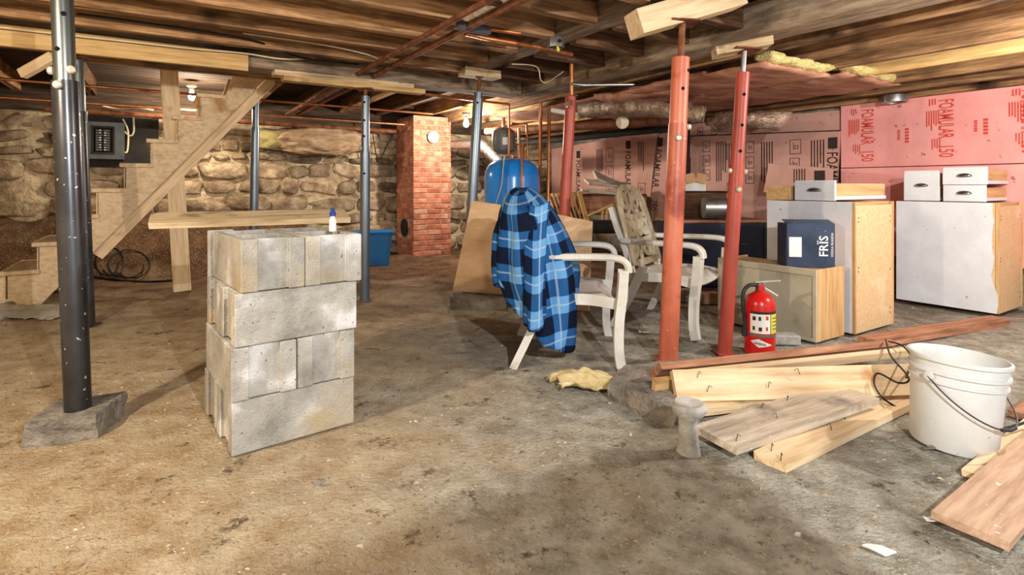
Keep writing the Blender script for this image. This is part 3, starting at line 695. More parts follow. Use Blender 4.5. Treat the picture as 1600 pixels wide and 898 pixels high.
def stack():
    yw = math.radians(38.5); r = V((math.cos(yw), math.sin(yw), 0)); l = V((-r.y, r.x, 0)); c0 = V((-.977, 1.909, 0))
    LR, LL, H = 0.45, 0.50, 0.19
    m_r = cmu_mesh(LR - .004, LL / 2 - .004, H - .003); m_l = cmu_mesh(LL - .004, LR / 2 - .004, H - .003)
    pos = {('r', 0): 'nearer to the camera', ('r', 1): 'rear side', ('l', 0): 'left half', ('l', 1): 'right half'}
    names = ['bottom course', 'second course up', 'third course up', 'top course']
    rnd = random.Random(2)
    for k in range(4):
        run = 'r' if k % 2 == 0 else 'l'
        for i in (0, 1):
            if run == 'r': c = c0 + r * LR / 2 + l * (LL / 4 + i * LL / 2)
            else: c = c0 + l * LL / 2 + r * (LR / 4 + i * LR / 2)
            off = [(.004, .012), (.004, 0), (.012, .004), (.030, -.004)][k]
            c = c + r * off[0] + l * off[1]
            m = Matrix.Translation(c + V((0, 0, H / 2 + k * H))) @ Matrix.Rotation(yw + (0 if run == 'r' else math.pi / 2) + rnd.uniform(-.012, .012), 4, 'Z')
            o = link('concrete_block', m_r if run == 'r' else m_l, None, None, m)
            tag(o, 'hollow concrete block in the %s of the stack, %s' % (names[k], pos[(run, i)]), 'concrete block', 'concrete blocks in the stack')
    # plank on top, grey board behind, caulk bottle
    A = PH(232, 349, .787); B_ = PH(548, 340, .787)
    tag(plank3('wood_plank', A, A + V((-.07, .13, .04)), B_, .026, M['pine_old']), 'weathered plank lying across the top of the block stack', 'plank')
    c = c0 + l * (LL + .03) + r * .07
    tag(board('grey_board', c + V((0, 0, 0)), c + V((0, 0, .76)), 0.10, 0.03, M['cmu'], None, up=l), 'narrow grey board upright behind the left corner of the block stack', 'board')
    b = c0 + r * (LR - .03) + l * .16
    t = thing('caulk_bottle', 'small white bottle with blue cap on the block stack corner', 'bottle', b + V((0, 0, .76)))
    lathe('bottle_body', [(.0, .0), (.014, .0), (.015, .005), (.014, .045), (.008, .06), (.007, .066)], M['white_print'], t, b + V((0, 0, .76)))
    lathe('cap', [(.0, .064), (.013, .064), (.013, .078), (.009, .08), (.009, .095), (.0, .097)], M['nozzle'], t, b + V((0, 0, .76)))
stack()

# ------------------------------------------------------------------ plastic garden chairs
def rrect(w_, h_, r=.3):
    a, b = w_ / 2, h_ / 2; q = min(a, b) * r
    return [(-a + q, -b), (a - q, -b), (a, -b + q), (a, b - q), (a - q, b), (-a + q, b), (-a, b - q), (-a, -b + q)]
def channel(w_, d_, t=.007):
    a = w_ / 2; return [(-a, 0), (a, 0), (a, d_), (a - t, d_), (a - t, t), (-a + t, t), (-a + t, d_), (-a, d_)]
def chair(loc, yaw, label, lean=.13, bh=.52):
    mw = Matrix.Translation(V(loc)) @ Matrix.Rotation(yaw, 4, 'Z')
    t = thing('garden_chair', label, 'chair', loc, 'white plastic garden chairs')
    pl = M['plastic']
    # seat shell
    vs_, fs = [], []; nx, ny = 14, 12
    for lay in (0, 1):
        for i in range(nx + 1):
            u = i / nx; x = -.20 + .48 * u
            for j in range(ny + 1):
                s = -1 + 2 * j / ny; y = s * (.235 + .035 * u)
                z = .360 - .03 * (1 - s * s) * math.sin(u * 2.6) + .012 * u - (.05 * max(0, u - .86) / .14 if u > .86 else 0) ** 1 + .006
                if abs(s) > .99: z -= .035
                vs_.append((x, y, z - (.012 if lay else 0)))
    n1 = (nx + 1) * (ny + 1)
    for i in range(nx):
        for j in range(ny):
            a = i * (ny + 1) + j; b = a + 1; c = a + ny + 2; d_ = a + ny + 1
            fs.append((a, d_, c, b)); fs.append((n1 + a, n1 + b, n1 + c, n1 + d_))
    for i in range(nx):
        a = i * (ny + 1); fs.append((a, n1 + a, n1 + a + ny + 1, a + ny + 1)); a += ny; fs.append((a, a + ny + 1, n1 + a + ny + 1, n1 + a))
    for j in range(ny):
        fs.append((j, j + 1, n1 + j + 1, n1 + j)); a = nx * (ny + 1) + j; fs.append((a, n1 + a, n1 + a + 1, a + 1))
    link('seat', mesh(vs_, fs, True), pl, t, mw)
    for s in (-1, 1):
        # skirt below the seat edge, arched
        pts = smooth_path([(-.2, s * .255, .325), (0, s * .268, .345), (.15, s * .275, .345), (.31, s * .290, .32)], 5)
        link('apron', sweepmesh(pts, rrect(.012, .06), (0, 0, 1)), pl, t, mw)
        # arm
        pts = smooth_path([(-.17 - lean * .35, s * .275, .575), (-.05, s * .30, .575), (.16, s * .315, .578), (.27, s * .315, .572), (.318, s * .315, .545), (.330, s * .315, .50)], 6)
        link('armrest', sweepmesh(pts, rrect(.066, .034, .6), (0, 0, 1) if False else None), pl, t, mw)
        # front leg: a channel bowed forward
        pts = smooth_path([(.327, s * .315, .51), (.318, s * .318, .38), (.302, s * .322, .24), (.30, s * .328, .10), (.315, s * .335, .0)], 6)
        n = len(pts); link('leg', sweepmesh(pts, channel(.074, .048), (-1, 0, 0), [(1 - .25 * k / n, 1.0) for k in range(n)]), pl, t, mw)
        # rear leg, splayed backwards
        pts = smooth_path([(-.09, s * .275, .42), (-.16, s * .285, .27), (-.22, s * .305, .14), (-.29, s * .33, .0)], 6)
        n = len(pts); link('leg', sweepmesh(pts, channel(.075, .04), (1, 0, 0), [(1 - .3 * k / n, 1.0) for k in range(n)]), pl, t, mw)
        # back post from seat up
        pts = smooth_path([(-.15, s * .245, .32), (-.19, s * .240, .5), (-.19 - lean * .5, s * .225, .66), (-.19 - lean * .9, s * .20, .80)], 5)
        link('back_post', sweepmesh(pts, channel(.06, .035), (-1, 0, 0)), pl, t, mw)
    # backrest with scrollwork
    def bk(s, h, off=0.0):
        return V((-.165 - lean * h - .03 * (1 - s * s) * (1 - .3 * h) + off, s * .238 * (1 - .10 * h), .42 + bh * h))
    def strip(path, w_, th=.012, closed=False): return sweepmesh([bk(*p) for p in path], rrect(w_, th, .5), (1, 0, .25), None, closed)
    outer = [(-1, .0), (-1.0, .3), (-1.0, .6), (-.98, .8), (-.8, .93), (-.45, .985), (0, 1.0), (.45, .985), (.8, .93), (.98, .8), (1.0, .6), (1.0, .3), (1, .0), (.5, -.02), (0, -.03), (-.5, -.02)]
    me_b = [strip(outer, .05, .022, True)]
    curves = []
    curves.append([(-.9, .62), (-.4, .60), (0, .585), (.4, .60), (.9, .62)])
    curves.append([(-.9, .28), (-.4, .26), (0, .25), (.4, .26), (.9, .28)])
    def spiral(cs, ch, r0, turns, a0, sg, asp=.5):
        return [(cs + sg * r0 * (1 - .8 * k / 16) * math.cos(a0 + turns * 6.283 * k / 16), ch + asp * r0 * (1 - .8 * k / 16) * math.sin(a0 + turns * 6.283 * k / 16)) for k in range(17)]
    for sg in (-1, 1):
        curves += [spiral(.42 * sg, .80, .34, 1.6, .2, sg, .36), spiral(.62 * sg, .46, .30, 1.7, 3.4, -sg, .40), spiral(.30 * sg, .42, .22, 1.4, 1.2, sg, .5), spiral(.5 * sg, .12, .36, 1.5, 5.0, sg, .30)]
        curves += [[(.0, .98), (.20 * sg, .86), (.10 * sg, .70), (.30 * sg, .62), (.08 * sg, .50), (.02 * sg, .32), (.22 * sg, .22), (.06 * sg, .1), (.0, -.02)],
                   [(.95 * sg, .90), (.78 * sg, .74), (.9 * sg, .6), (.86 * sg, .5)], [(.95 * sg, .36), (.8 * sg, .28), (.88 * sg, .15), (.75 * sg, 0)]]
    bm = bmesh.new()
    for m_ in me_b: bm.from_mesh(m_)
    meF = bpy.data.meshes.new('back'); bm.to_mesh(meF); bm.free()
    br = link('backrest', meF, M['plastic_dirty'], t, mw)
    bm = bmesh.new()
    for cpts in curves:
        p3 = smooth_path([V((a, b, 0)) for a, b in cpts], 3); bm.from_mesh(strip([(p.x, p.y) for p in p3], .040, .014))
    meS = bpy.data.meshes.new('scroll'); bm.to_mesh(meS); bm.free()
    link('scrollwork', meS, M['plastic_dirty'], br, mw)
    return t
chair((.30, 3.2, 0), math.radians(-4), 'white plastic armchair with the plaid shirt hung over its back', .08, .45)
chair((1.10, 3.85, 0), math.radians(-36), 'white plastic armchair with bare scrollwork back, behind the thick red post', .15)

# ------------------------------------------------------------------ plaid shirt
def shirt():
    Yc = 3.19
    lv = [(294, 806, 829), (299, 797, 838), (312, 788, 852), (332, 782, 868), (360, 779, 884), (395, 777, 896), (430, 777, 903), (465, 790, 903), (500, 804, 900), (532, 810, 896)]
    def edge(y):
        for (a, b) in zip(lv, lv[1:]):
            if y <= b[0]:
                k = (y - a[0]) / (b[0] - a[0]); return a[1] + (b[1] - a[1]) * k, a[2] + (b[2] - a[2]) * k
        return lv[-1][1:]
    nt, nz = 72, 34; vs_, uv, fs = [], [], []
    for j in range(nz + 1):
        q = j / nz
        for i in range(nt + 1):
            th = 2 * math.pi * i / nt            # 0 = right, -90deg = towards the camera
            cx, sy = math.cos(th), math.sin(th)
            # hem: long on the near right side, shorter on the left
            hem = 532 - 66 * sst(-.1, .9, -cx) - 20 * sst(0, 1, sy) + 6 * math.sin(5 * th)
            y = 294 + (hem - 294) * q; xl, xr = edge(y)
            d_ = 3.05; X0 = ((xl + xr) / 2 - 800) / 860 * d_; hx = (xr - xl) / 2 / 860 * d_
            z = CH - (y - 290) * d_ / 860; hy = .08 + .24 * sst(0, .16, q) + .04 * q
            fold = (.020 * math.sin(7 * th + 1.5 * math.sin(q * 3)) + .011 * math.sin(13 * th + q * 4 + 1)) * sst(.05, .5, q) + .012 * noise.noise(V((cx * 2, sy * 2, q * 5)))
            px = math.copysign(abs(cx) ** .8, cx); py = math.copysign(abs(sy) ** .8, sy)
            sag = -.03 * (1 - q) * abs(sy) ** 2
            vs_.append((X0 + px * (hx + fold * .8), Yc - .0 + py * (hy + fold), z + sag))
            uv.append((th * .21, z + .02 * math.sin(th * 2)))
    for j in range(nz):
        for i in range(nt): fs.append((j * (nt + 1) + i, (j + 1) * (nt + 1) + i, (j + 1) * (nt + 1) + i + 1, j * (nt + 1) + i + 1))
    # close the shoulders
    c = len(vs_); top = [V(v) for v in vs_[:nt + 1]]; cc = sum(top, V()) / len(top) + V((0, 0, .012)); vs_.append(tuple(cc)); uv.append((.3, .95))
    for i in range(nt): fs.append((i, i + 1, c))
    def uvm(me, uv):
        l = me.uv_layers.new(name='UVMap')
        for lp in me.loops: l.data[lp.index].uv = uv[lp.vertex_index]
    me = mesh(vs_, fs, True); uvm(me, uv)
    t = thing('plaid_shirt', 'blue and navy plaid flannel shirt draped over a chair back', 'shirt', (.15, Yc, .15))
    b = link('shirt_body', me, M['plaid'], t)
    sm = b.modifiers.new('thick', 'SOLIDIFY'); sm.thickness = .006; sm.offset = 1
    # sleeves
    def sleeve(name, pts, rad, ph):
        pts = smooth_path(pts, 6); n = len(pts); vs2, f2, u2 = [], [], []; seg = 18
        for k, p in enumerate(pts):
            q = k / (n - 1); r_ = rad[0] + (rad[1] - rad[0]) * q
            for i in range(seg + 1):
                th = 2 * math.pi * i / seg; f = 1 + .16 * math.sin(3 * th + q * 5 + ph) + .10 * math.sin(5 * th - q * 9 + ph)
                vs2.append((p.x + math.cos(th) * r_ * f, p.y + math.sin(th) * r_ * .75 * f, p.z + .012 * math.sin(th * 2 + ph))); u2.append((th * .06 + .02, p.z * 1.05 + .03))
        for k in range(n - 1):
            for i in range(seg): f2.append((k * (seg + 1) + i, (k + 1) * (seg + 1) + i, (k + 1) * (seg + 1) + i + 1, k * (seg + 1) + i + 1))
        m_ = mesh(vs2, f2, True); uvm(m_, u2); o = link(name, m_, M['plaid'], t)
        s_ = o.modifiers.new('thick', 'SOLIDIFY'); s_.thickness = .006
    sleeve('sleeve', [P(804, 312, 3.15), P(790, 350, 3.1), P(782, 395, 3.02), P(786, 447, 2.98)], (.055, .043), .4)
    sleeve('sleeve', [P(842, 318, 2.92), P(838, 380, 2.86), P(836, 440, 2.83), P(836, 512, 2.815)], (.05, .055), 2.0)
shirt()

# ------------------------------------------------------------------ leaning plywood
def sheet(name, label, pts, t, mat, cat):
    n = (V(pts[1]) - V(pts[0])).cross(V(pts[3]) - V(pts[0])).normalized()
    if n.y < 0: n = -n
    return tag(prism(name, pts, n * t, mat), label, cat)
sheet('plywood_sheet', 'tan plywood sheet leaning on the post, left of the plaid shirt', [P(707, 454, 4.45), P(784, 460, 4.40), P(796, 322, 4.56), P(737, 313, 4.62)], .016, M['plywood'], 'plywood')
sheet('plywood_sheet', 'plywood offcut leaning on the dull red post, right of the plaid shirt', [P(860, 482, 4.18), P(921, 486, 4.16), P(926, 346, 4.22), P(868, 334, 4.24)], .014, M['plywood'], 'plywood')

# ------------------------------------------------------------------ planks on the floor
def nails(pl, pts):
    for (p, d_) in pts:
        p = V(p); tube('nail', [p, p + V((0, 0, .02)) + V(d_) * .4, p + V(d_)], .0016, M['nail'], pl, 5)
def pk(label, A, B, Cc, t, mat, nl=(), group='loose planks on the floor'):
    o = tag(plank3('wood_plank', PH(*A), PH(*B), PH(*Cc), t, M[mat]), label, 'plank', group)
    nails(o, [(PH(x, y, h), (dx, 0.01, .015)) for (x, y, h, dx) in nl]); return o
# A, B = the near-left end (upper, lower corner); C = far end of the upper edge; (px, py, height)
pk('reddish plank on edge along the back of the plank pile', (1030, 566, .16), (1040, 580, .085), (1392, 530, .15), .035, 'board_red')
pk('pale plank showing between the reddish plank and the broad front plank', (1060, 578, .135), (1068, 588, .10), (1425, 541, .135), .03, 'pine')
pk('broad pale plank tilted towards the camera on top of the plank pile', (1050, 578, .165), (1064, 628, .055), (1420, 568, .16), .03, 'pine', [(1090, 590, .14, .02), (1250, 585, .14, -.02), (1105, 612, .09, .025), (1200, 606, .1, .02)])
pk('thin pale plank under the broad tilted plank', (1045, 628, .05), (1062, 645, .045), (1415, 585, .05), .025, 'pine_old')
pk('greyed plank resting its end beside the whitewashed stub', (1083, 664, .05), (1131, 706, .05), (1300, 598, .075), .026, 'board_grey', [(1190, 640, .055, .015), (1215, 655, .055, -.015), (1150, 690, .05, .02), (1230, 628, .06, .01)])
pk('light plank lying lowest on the dirt, nearest the bucket', (1178, 703, .03), (1204, 736, .03), (1402, 606, .03), .03, 'pine', [(1205, 705, .03, .012), (1300, 672, .03, -.015), (1320, 655, .03, .01), (1220, 720, .03, .01)])
pk('short sawn plank end with yellow cut face under the reddish plank', (1020, 590, .12), (1024, 606, .07), (1200, 570, .11), .028, 'joist_new')
pk('lower sawn plank with yellow end beside the thick red post foot', (1032, 608, .06), (1038, 618, .045), (1230, 585, .06), .028, 'joist_new')
pk('wide rose-brown board at the lower right corner of the picture', (1455, 797, .045), (1568, 857, .045), (1700, 594, .045), .022, 'board_pinkish')
pk('orange-brown plank under the wide rose-brown board', (1503, 733, .022), (1545, 752, .022), (1690, 580, .022), .02, 'pine')
pk('dark offcut plank behind the bucket at the right edge', (1575, 640, .03), (1596, 662, .03), (1680, 575, .03), .025, 'board_red')
pk('long reddish sill timber on the ground before the cabinets', (1340, 524, .05), (1352, 534, .05), (1548, 492, .05), .05, 'board_red')

# whitewashed stub
t = link('concrete_stub', lathemesh([(.0, .0), (.042, .0), (.036, .03), (.032, .10), (.038, .125), (.058, .145), (.062, .165), (.05, .178), (.03, .17), (.0, .168)], 22), M['concrete_pale'], None, Matrix.Translation(PH(1076, 706)))
for v in t.data.vertices: v.co += noise.noise_vector(v.co * 22) * .006
tag(t, 'whitewashed round stub standing at the left end of the planks', 'stub')

# rag
def rag():
    vs_, fs = [], []; n = 26
    c = PH(912, 604)
    for j in range(n + 1):
        for i in range(n + 1):
            u, v = -1 + 2 * i / n, -1 + 2 * j / n
            r_ = math.sqrt(u * u + v * v); lim = 1 / max(1e-6, max(abs(u), abs(v)) / max(r_, 1e-6)) if r_ > 1e-6 else 1
            x = u * .14 * (1 + .18 * noise.noise(V((u * 2, v * 2, 1)))); y = v * .085 * (1 + .25 * noise.noise(V((u * 2, v * 2, 5))))
            h = .05 * max(0, 1 - .75 * r_) + .018 * math.sin(9 * v + 4 * u + 2 * noise.noise(V((u, v, 0)))) + .014 * noise.noise(V((u * 4, v * 4, 3)))
            vs_.append((c.x + x - .03 * v, c.y + y, max(.006, h + .024) + .0))
    for j in range(n):
        for i in range(n): fs.append((j * (n + 1) + i, j * (n + 1) + i + 1, (j + 1) * (n + 1) + i + 1, (j + 1) * (n + 1) + i))
    o = link('rag', mesh(vs_, fs, True), M['rag']); s_ = o.modifiers.new('thick', 'SOLIDIFY'); s_.thickness = .005
    tag(o, 'crumpled grubby cream rag on the dirt beside the concrete footing', 'rag')
rag()

# ------------------------------------------------------------------ bucket
def bucket():
    b = PH(1488, 692); mw = Matrix.Translation(b) @ Matrix.Rotation(math.radians(4), 4, 'Y')
    t = thing('plastic_bucket', 'dirty white plastic bucket with wire handle beside the planks', 'bucket', b)
    H = .325
    prof = [(.0, .004), (.126, .0), (.130, .006), (.140, .235), (.148, .236), (.148, .244), (.1425, .246), (.143, .268), (.152, .270), (.152, .279), (.1445, .281), (.146, .312), (.155, .314), (.155, .325), (.146, .327), (.141, .31), (.128, .02), (.0, .018)]
    link('bucket_body', lathemesh(prof, 48), M['bucket'], t, mw)
    for a in (math.radians(200), math.radians(20)):
        d_ = V((math.cos(a), math.sin(a), 0))
        link('handle_ear', lathemesh([(0, 0), (.016, 0), (.016, .012), (.008, .014), (0, .014)], 12), M['bucket'], t, mw @ Matrix.Translation(d_ * .148 + V((0, 0, .257))) @ d_.to_track_quat('Z', 'Y').to_matrix().to_4x4())
    pts = []
    for k in range(15):
        a = math.radians(200 + 180 * k / 14); s = math.sin(math.pi * k / 14)
        pts.append(V((math.cos(a) * (.160 + .012 * s), math.sin(a) * (.160 + .012 * s), .257 - .135 * s)))
    hd = tube('wire_handle', pts, .0028, M['nail'], t, 8, 2, mw)
    link('handle_grip', sweepmesh(pts[6:9], circ(.006, 10)), M['rubber'], hd, mw)
bucket()
tag(tube('black_cord', [PH(1384, 530, .16), PH(1392, 556, .16), PH(1420, 590, .15), PH(1404, 598, .12), PH(1372, 583, .14), PH(1366, 600, .10), PH(1380, 622, .05), PH(1408, 640, .02)], .004, M['wire_black'], None, 6, 6), 'black electric cord looping over the planks beside the bucket', 'cord')
tag(tube('black_cord', [PH(1388, 533, .165), PH(1410, 540, .16), PH(1424, 560, .15), PH(1416, 590, .13)], .004, M['wire_black'], None, 6, 6), 'short black cord end dangling between planks and bucket', 'cord')
tag(tube('blue_cord', [PH(1560, 672, .05), PH(1585, 665, .05), PH(1640, 648, .05)], .005, M['navy'], None, 6, 4), 'blue-grey cord end leaving the picture at the right edge', 'cord')

# ------------------------------------------------------------------ cabinets
ROT = Matrix.Rotation(YAW, 4, 'Z')
def rbox(name, a0, a1, b0, b1, z0, z1, mat, parent, bev=.002):
    m = Matrix.Translation(R((a0 + a1) / 2, (b0 + b1) / 2, (z0 + z1) / 2)) @ ROT
    return link(name, matcopy(boxmesh(a1 - a0, b1 - b0, z1 - z0, bev, mat.name), mat), mat, parent, m)
def cabinet(label, a0, a1, b0, b1, z0, z1, side, back, torn=False):
    t = thing('base_cabinet', label, 'cabinet', R((a0 + a1) / 2, (b0 + b1) / 2, z0)); th = .016
    if torn:
        pts = [(b1, z0), (b1, z1)]
        n = 12
        for k in range(n + 1): pts.append((b0 + .035 + .028 * noise.noise(V((k * .7, 3, 1))) - (.03 if k > 9 else 0), z1 - (z1 - z0) * k / n))
        prism('side_panel', [R(a0 - .002, b, z) for b, z in pts], Vv * .006, side, t)
        rbox('side_core', a0 + .005, a0 + th + .005, b0, b1, z0, z1, back, t)
    else: rbox('side_panel', a0, a0 + th, b0 + .018, b1, z0, z1, side, t)
    rbox('side_panel', a1 - th, a1, b0 + .018, b1, z0, z1, back, t)
    rbox('back_panel', a0 + .008, a1 - .004, b0, b0 + .016, z0 + .0, z1 - .02, back, t)
    rbox('edge_strip', a0 - .001, a0 + .012, b0 - .004, b0 + .018, z0, z1, M['oak'], t)
    rbox('edge_strip', a1 - .016, a1 + .002, b0 - .006, b0 + .014, z0, z1, M['oak'], t)
    rbox('bottom_panel', a0 + th, a1 - th, b0 + .016, b1, z0 + .08, z0 + .096, back, t)
    rbox('top_rail', a0 + th, a1 - th, b0 + .016, b0 + .09, z1 - .02, z1, M['oak_x'], t)
    rbox('top_rail', a0 + th, a1 - th, b1 - .08, b1, z1 - .02, z1, M['oak_x'], t)
    for (fa, fz) in ((.08, .12), (.08, .15), (.92, .12), (.92, .16), (.08, .5), (.08, .53), (.92, .55), (.92, .9), (.92, .86)):
        p = R(a0 + (a1 - a0) * fa, b0 - .001, z1 - (z1 - z0) * fz)
        lathe('screw', [(0, 0), (.005, 0), (.004, .002), (0, .002)], M['nail'], t, p, -Uv, 8)
    return t
cabinet('kitchen base cabinet turned round, white side and particle-board back, behind the low oak cabinet', 3.70, 4.21, 1.76, 2.36, .01, .845, M['white_paint'], M['particle'])
cabinet('kitchen base cabinet with torn white side panel at the right wall', 5.06, 5.54, 1.44, 2.09, .03, .825, M['white_paint'], M['particle'], True)
t = thing('wall_cabinet', 'low oak wall cabinet lying on its back beside the fire extinguisher', 'cabinet', R(3.46, 2.1, 0))
rbox('beige_panel', 3.318, 3.326, 1.80, 2.47, .03, .41, M['beige'], t)
rbox('frame_rail', 3.305, 3.32, 1.79, 2.48, .405, .445, M['beige'], t); rbox('frame_rail', 3.305, 3.32, 1.79, 2.48, .01, .035, M['beige'], t)
rbox('frame_stile', 3.305, 3.32, 1.79, 1.815, .035, .405, M['beige'], t); rbox('frame_stile', 3.305, 3.32, 2.455, 2.48, .035, .405, M['beige'], t)
rbox('end_panel', 3.32, 3.63, 1.79, 1.806, .01, .445, M['oak'], t); rbox('end_panel', 3.32, 3.63, 2.464, 2.48, .01, .445, M['oak'], t)
rbox('top_panel', 3.32, 3.63, 1.806, 2.464, .415, .430, M['oak_x'], t); rbox('rear_panel', 3.614, 3.63, 1.806, 2.464, .03, .40, M['oak_x'], t)

def drawer(label, a0, a1, b0, b1, z0, z1, pull=True):
    t = thing('drawer', label, 'drawer', R(a0, (b0 + b1) / 2, z0), 'loose kitchen drawers')
    fr = rbox('drawer_front', a0 - .018, a0, b0 - .012, b1 + .012, z0, z1, M['white_paint'], t, .004)
    rbox('drawer_side', a0, a1, b0, b0 + .012, z0 + .012, z1 - .02, M['oak_x'], t); rbox('drawer_side', a0, a1, b1 - .012, b1, z0 + .012, z1 - .02, M['oak_x'], t)
    rbox('drawer_back', a1 - .012, a1, b0 + .012, b1 - .012, z0 + .012, z1 - .02, M['oak_x'], t); rbox('drawer_bottom', a0, a1, b0 + .012, b1 - .012, z0 + .004, z0 + .012, M['particle'], t)
    rbox('runner', a0 + .01, a1, b0 - .008, b0, z0 + .006, z0 + .03, M['white_paint'], t)
    if pull:
        # cup pull
        bm = bmesh.new(); bmesh.ops.create_uvsphere(bm, u_segments=18, v_segments=10, radius=1)
        for v in bm.verts: v.co = V((min(v.co.x, 0) * .022, v.co.y * .048, max(v.co.z, -.25) * .020))
        for f in bm.faces: f.smooth = True
        me = bpy.data.meshes.new('pull'); bm.to_mesh(me); bm.free()
        link('cup_pull', me, M['chrome'], fr, Matrix.Translation(R(a0 - .018, (b0 + b1) / 2, (z0 + z1) / 2)) @ ROT)
    return t
drawer('white-fronted drawer with cup pull on the cabinet behind the low oak cabinet', 3.73, 4.42, 1.90, 2.15, .85, .985)
drawer('white-fronted drawer with cup pull, lower of the two stacked on the right cabinet', 5.10, 5.53, 1.53, 1.77, .83, .955)
drawer('white-fronted drawer with cup pull, upper of the two stacked on the right cabinet', 5.09, 5.52, 1.52, 1.77, .957, 1.09)
drawer('taller white-fronted drawer left of the two stacked drawers on the right cabinet', 5.11, 5.53, 1.82, 2.04, .83, 1.07)
t = thing('drawer_box', 'oak drawer box without a front, left on the cabinet behind the low oak cabinet', 'drawer', R(3.9, 2.27, .85), 'loose kitchen drawers')
rbox('drawer_side', 3.72, 4.2, 2.19, 2.20, .85, .95, M['oak_x'], t); rbox('drawer_side', 3.72, 4.2, 2.36, 2.372, .85, .95, M['oak_x'], t)
rbox('drawer_end', 3.71, 3.722, 2.19, 2.372, .85, .95, M['oak_x'], t); rbox('drawer_end', 4.19, 4.2, 2.2, 2.36, .85, .95, M['oak_x'], t); rbox('drawer_bottom', 3.722, 4.19, 2.2, 2.36, .852, .858, M['particle'], t)

# printed carton
def carton():
    c = P(1273, 416, 3.47); c.z = .432; c += V((-.01, .09, 0)); yw = math.radians(-8); w_, d_, h_ = .285, .17, .275
    m = Matrix.Translation(c) @ Matrix.Rotation(yw, 4, 'Z')
    t = thing('carton', 'dark blue printed drinks carton on the low oak cabinet', 'box', c)
    rz = Matrix.Rotation(yw, 4, 'Z')
    def wall(n, x, y, z, sx, sy, sz, mat=M['box_navy']): return link(n, matcopy(boxmesh(sx, sy, sz, .001, mat.name), mat), mat, t, m @ Matrix.Translation((x, y, z)))
    wall('front_panel', 0, -d_ / 2, h_ / 2, w_, .005, h_); wall('rear_panel', 0, d_ / 2, h_ / 2, w_, .005, h_)
    wall('side_panel', -w_ / 2, 0, h_ / 2, .005, d_, h_); wall('side_panel', w_ / 2, 0, h_ / 2, .005, d_, h_, M['card'])
    wall('base_panel', 0, 0, .004, w_, d_, .005, M['card'])
    fl = wall('flap', 0, -d_ / 2 + .05, h_ + .012, w_, .1, .004); fl.matrix_basis = m @ Matrix.Translation((0, -d_ / 2 + .05, h_ + .012)) @ Matrix.Rotation(.22, 4, 'X')
    fm = m @ frame(V((0, -d_ / 2 - .0035, 0)), V((1, 0, 0)), V((0, 0, 1)), V((0, -1, 0)))
    up = fm @ frame(V((.10, .07, 0)), V((0, 1, 0)), V((-1, 0, 0)), V((0, 0, 1)))
    link('lettering', textmesh([('FRÏS', .075, 0, 0.0, 1.0, .012), ('VODKA SKANDIA', .02, 0, -.032, .95), ], up), M['white_print'], t)
    wall('shipping_label', -w_ / 2 + .05, -d_ / 2 - .003, .13, .075, .001, .125, M['white_print'])
carton()

